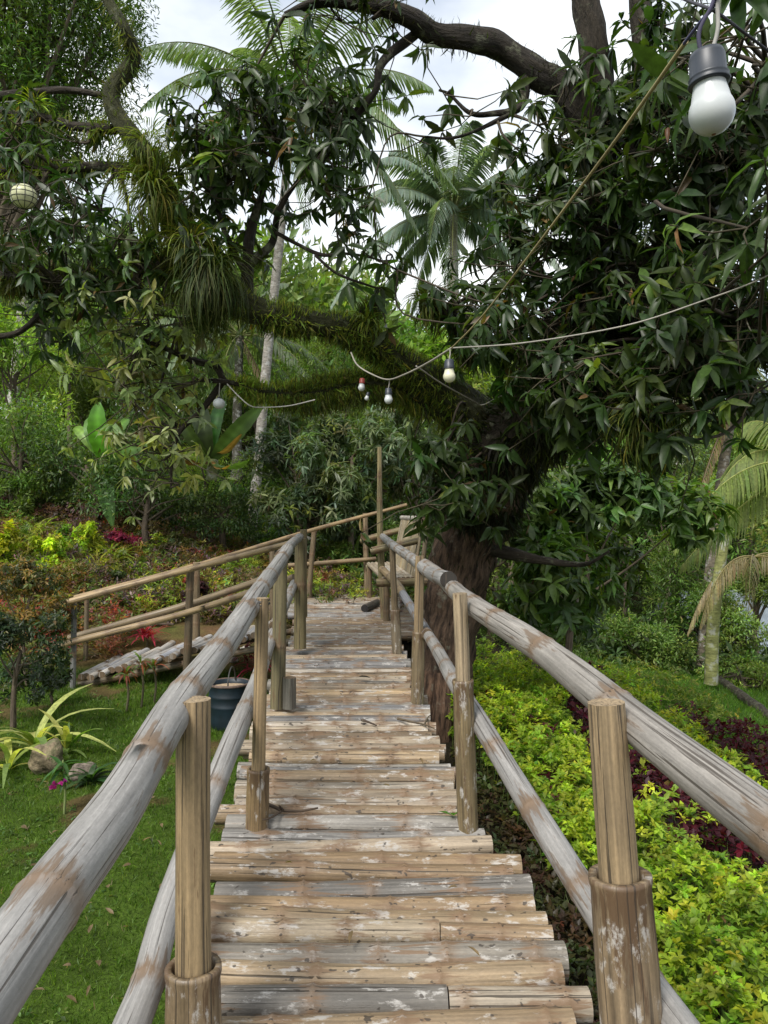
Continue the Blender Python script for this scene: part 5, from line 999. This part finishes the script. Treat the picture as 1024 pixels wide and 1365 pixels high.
# ---------------------------------------------------------------- string of bulbs, ropes, lantern
M_socket = plain_mat('dark_grey_socket', (.022, .027, .036), .45, .12, 60); M_opal = plain_mat('opal_plastic', (.46, .48, .48), .3, .04, 8); M_cream = plain_mat('cream_opal', (.55, .53, .38), .35, .05, 8)
M_rope = bamboo_mat('twine', (.25, .20, .1), .8, 0, (.8, 1.15), .9, .8, .1)
def rotx(e, tz=0):
    c, s = cos(e), sin(e); A = np.array([[1, 0, 0], [0, c, -s], [0, s, c]]); c, s = cos(tz), sin(tz); B = np.array([[c, 0, s], [0, 1, 0], [-s, 0, c]]); return B @ A
def bulb(px, py, d, rpx, label, tiltz=0, wire=14, m=None, sock=True, sockcol=None, scale=1.0):
    """opal lamp bulb hanging base-up; (px, py) is the middle of the glass, rpx its radius"""
    c = P(px, py, d); r = rpx * d / F; A = rotx(.0, tiltz); root = empty('light_bulb', c, label, 'light bulb', 'bulbs hung on the mango tree')
    a = np.linspace(-pi / 2, .55, 16); gl = [(max(cos(t), 0.0) * r, sin(t) * r) for t in a] + [(.80 * r, .80 * r), (.74 * r, 1.05 * r), (.70 * r, 1.35 * r)]
    mb = MB(); lathe(mb, gl, c, (1, 1, 1), 32, tilt=A); part(mb, 'glass', m or M_opal, root)
    if r > .02: mb = MB(); lathe(mb, [(0, -1.012 * r), (.10 * r, -1.01 * r), (.10 * r, -.98 * r)], c, (1, 1, 1), 12, tilt=A); part(mb, 'brown_tip', M_rimb, root)
    mb = MB(); lathe(mb, [(.66 * r, 1.25 * r), (.90 * r, 1.28 * r), (.92 * r, 1.36 * r), (.84 * r, 1.42 * r), (.86 * r, 1.55 * r), (.88 * r, 1.60 * r), (.80 * r, 1.66 * r), (.78 * r, 2.5 * r), (.70 * r, 2.72 * r), (.3 * r, 2.85 * r), (0, 2.86 * r)], c, (1, 1, 1), 28, tilt=A); part(mb, 'socket', sockcol or M_socket, root)
    return root, c + A @ np.array([0, 0, 2.8 * r]), r, A
M_rimb = plain_mat('brown_spot', (.16, .07, .03), .6)
def cable(name, label, pts, r, col, cat='cable', m=None):
    mb = MB(); p = smoothc([np.asarray(q) for q in pts], 8); tube(mb, p, r, 7, col); return tag(mb.build(name, m or M_rope, origin=p[0]), label, cat)
root, tp, r, A = bulb(949, 150, 1.02, 29.3, 'large frosted white bulb in a dark grey socket, close at the upper right', -.09)
for k, (dx, c_, e) in enumerate(((-.006, (.05, .045, .09), (951, 2)), (.004, (.30, .29, .27), (957, -2)))):
    mb = MB(); q = P(*e, 1.02); tube(mb, smoothc([tp + (dx, 0, -.01), tp * .6 + q * .4 + (dx * 2.2, 0, 0), q, q + (.01, 0, .05)], 6), .0028, 6, c_); part(mb, 'wire', M_rope, root)
cable('electric_wire', 'dark thin wire crossing the top right corner above the big bulb', [P(862, -25, 1.15), P(915, 0, 1.1), P(951, 14, 1.03), P(985, 38, 1.1), P(1040, 80, 1.2)], .0022, (.03, .03, .04))
cable('electric_wire', 'blue-black wire running from the rope end up to the big bulb', [P(912, 58, 1.2), P(935, 28, 1.1), P(951, 8, 1.03), P(960, -30, 1.0)], .0026, (.05, .05, .13))
cable('twine', 'yellowish twine stretched from the big bulb down to the hanging bulb in the middle', [P(915, 55, 1.2), P(815, 195, 1.7), P(700, 348, 2.5), P(640, 425, 3.3), P(602, 464, 3.8)], .0036, (.27, .22, .10), 'rope')
cable('cable', 'pale cable sagging across the dark leaves on the right', [P(600, 464, 3.8), P(680, 459, 3.8), P(760, 448, 3.75), P(850, 430, 3.7), P(940, 400, 3.6), P(1000, 378, 3.5), P(1060, 350, 3.4)], .004, (.30, .28, .24))
cable('cable', 'grey cable looping from the middle bulb past the small white bulb to the limb', [P(602, 464, 3.8), P(570, 484, 4.4), P(540, 499, 5.1), P(517, 506, 5.6), P(494, 498, 5.8), P(476, 486, 6.0), P(468, 470, 6.2)], .006, (.26, .24, .20))
cable('cable', 'thin cable drooping along the underside of the mossy limb', [P(555, 488, 4.9), P(590, 512, 5.6), P(630, 534, 6.2), P(642, 540, 6.4), P(660, 532, 6.2), P(685, 520, 6.0)], .005, (.30, .28, .24))
cable('cable', 'pale cable hanging loose from the second mossy branch', [P(303, 512, 6.3), P(318, 528, 6.2), P(334, 541, 6.2), P(350, 543, 6.3), P(385, 541, 6.3), P(420, 533, 6.4)], .005, (.42, .40, .35))
for (px, py, d, rp, lab, m_) in ((599, 502, 3.8, 8.2, 'cream bulb in a black socket at the meeting point of the cables', M_cream), (518, 533, 5.6, 5.6, 'small white bulb in a black socket below the mossy limb', M_opal)):
    rt, tp, r, A = bulb(px, py, d, rp, lab, 0, m=m_); mb = MB(); top = P(px + 1, 464 if px > 550 else 505, d); tube(mb, np.array([tp, (tp + top) / 2 + (.003, 0, 0), top]), .004, 6, (.3, .28, .24)); part(mb, 'wire', M_rope, rt)
M_red = plain_mat('red_socket', (.22, .03, .02), .5)
bulb(482, 517, 6.3, 4.6, 'tiny white bulb in a red socket against the mossy branch', .1, sockcol=M_red); bulb(489, 531, 6.3, 3.0, 'tiniest white bulb below the red-socketed one', .3)
gr = empty('globe_lamp', P(292, 538, 6.4), 'round white globe lamp hanging by the bird nest fern', 'lamp'); r = 8.0 * 6.4 / F; a = np.linspace(-pi / 2, pi / 2, 18)
mb = MB(); lathe(mb, [(max(cos(t), .01) * r * (1 + .012 * (k % 2)), sin(t) * r * .9) for k, t in enumerate(a)], P(292, 538, 6.4), (1, 1, 1), 24); part(mb, 'globe', M_opal, gr)
mb = MB(); lathe(mb, [(.3 * r, .8 * r), (.32 * r, 1.05 * r), (0, 1.1 * r)], P(292, 538, 6.4), (1, 1, 1), 16); part(mb, 'socket', M_socket, gr)
mb = MB(); tube(mb, np.array([P(292, 531, 6.4), P(293, 510, 6.5)]), .004, 6, (.3, .28, .24)); part(mb, 'wire', M_rope, gr)
# shell lantern at the left
c = P(32, 262, 5.0); r = 17 * 5 / F; ln_ = empty('shell_lantern', c, 'round cream shell lantern with dark ribs hanging at the upper left', 'lantern')
mb = MB(); a = np.linspace(-pi / 2, pi / 2, 18); lathe(mb, [(max(cos(t), .02) * r, sin(t) * r * .95) for t in a], c, (1, 1, 1), 28); part(mb, 'globe', plain_mat('cream_shell', (.42, .42, .24), .35, .15, 20), ln_)
mb = MB()
for k in range(5):
    t = np.linspace(0, 2 * pi, 30); b_ = k * pi / 5 + .2; tube(mb, c + 1.012 * r * np.stack([np.cos(t) * cos(b_), np.cos(t) * sin(b_), np.sin(t) * .95], -1), .0022, 5, (.08, .08, .04), False)
for z in (-.6, -.2, .2, .6): t = np.linspace(0, 2 * pi, 36); q = math.sqrt(1 - z * z); tube(mb, c + 1.012 * r * np.stack([np.cos(t) * q, np.sin(t) * q, 0 * t + z * .95], -1), .0022, 5, (.08, .08, .04), False)
part(mb, 'ribs', M_wire, ln_); mb = MB(); tube(mb, np.array([c + (0, 0, r * .95), P(32, 222, 5.6)]), .003, 5, (.1, .1, .1)); part(mb, 'string', M_wire, ln_)
# ---------------------------------------------------------------- house with pale roof down the slope
hs = empty('house', (9.6, 18.5, -3), 'low house with a pale metal roof glimpsed through the palms on the right', 'house')
def corr(mb, o, u, v, nu, amp, th, col):
    s = np.linspace(0, 1, nu); z = amp * np.sin(np.arange(nu) * pi / 2); nn = unit(np.cross(u, v)); V = []
    for off in (0, -th):
        for e in (0, 1): V.append(o + s[:, None] * u + e * np.asarray(v) + nn * (z + off)[:, None])
    V = np.vstack(V); i = np.arange(nu - 1); q = [np.stack([i, i + 1, nu + i + 1, nu + i], -1), np.stack([2 * nu + i, 3 * nu + i, 3 * nu + i + 1, 2 * nu + i + 1], -1), np.stack([i, 2 * nu + i, 2 * nu + i + 1, i + 1], -1), np.stack([nu + i, nu + i + 1, 3 * nu + i + 1, 3 * nu + i], -1)]
    mb.add(V, q, col)
M_roof = plain_mat('pale_metal_roof', (.27, .31, .35), .5, .18, 3, .0)
mb = MB(); corr(mb, np.array([6.9, 15.6, -2.35]), np.array([6.5, .3, 0]), np.array([.1, 3.0, 1.75]), 110, .02, .02, (1, 1, 1)); part(mb, 'roof', M_roof, hs)
mb = MB(); corr(mb, np.array([13.4, 21.6, -2.35]), np.array([-6.5, .0, 0]), np.array([0, -2.95, 1.74]), 110, .02, .02, (1, 1, 1)); part(mb, 'roof', M_roof, hs)
def boxm(mb, lo, hi, col=(1, 1, 1)):
    x0, y0, z0 = lo; x1, y1, z1 = hi; V = [(x0, y0, z0), (x1, y0, z0), (x1, y1, z0), (x0, y1, z0), (x0, y0, z1), (x1, y0, z1), (x1, y1, z1), (x0, y1, z1)]
    mb.add(V, [np.array([(0, 3, 2, 1), (4, 5, 6, 7), (0, 1, 5, 4), (1, 2, 6, 5), (2, 3, 7, 6), (3, 0, 4, 7)])], col)
mb = MB(); boxm(mb, (7.2, 16.2, -5), (13.2, 21, -2.12)); part(mb, 'wall', plain_mat('brown_board_wall', (.10, .07, .05), .8, .3, 12), hs, False)
pts = [GT(875, 868), GT(930, 893), GT(985, 928), GT(1040, 972)]; pts = [p + (0, 0, .03) for p in pts]; mb = MB(); tube(mb, smoothc(pts, 8), .075, 9, (.07, .06, .045), lump=.12); tag(mb.build('edging_log', M_bark, origin=pts[0]), 'dark mossy log edging the grass slope on the right', 'log')
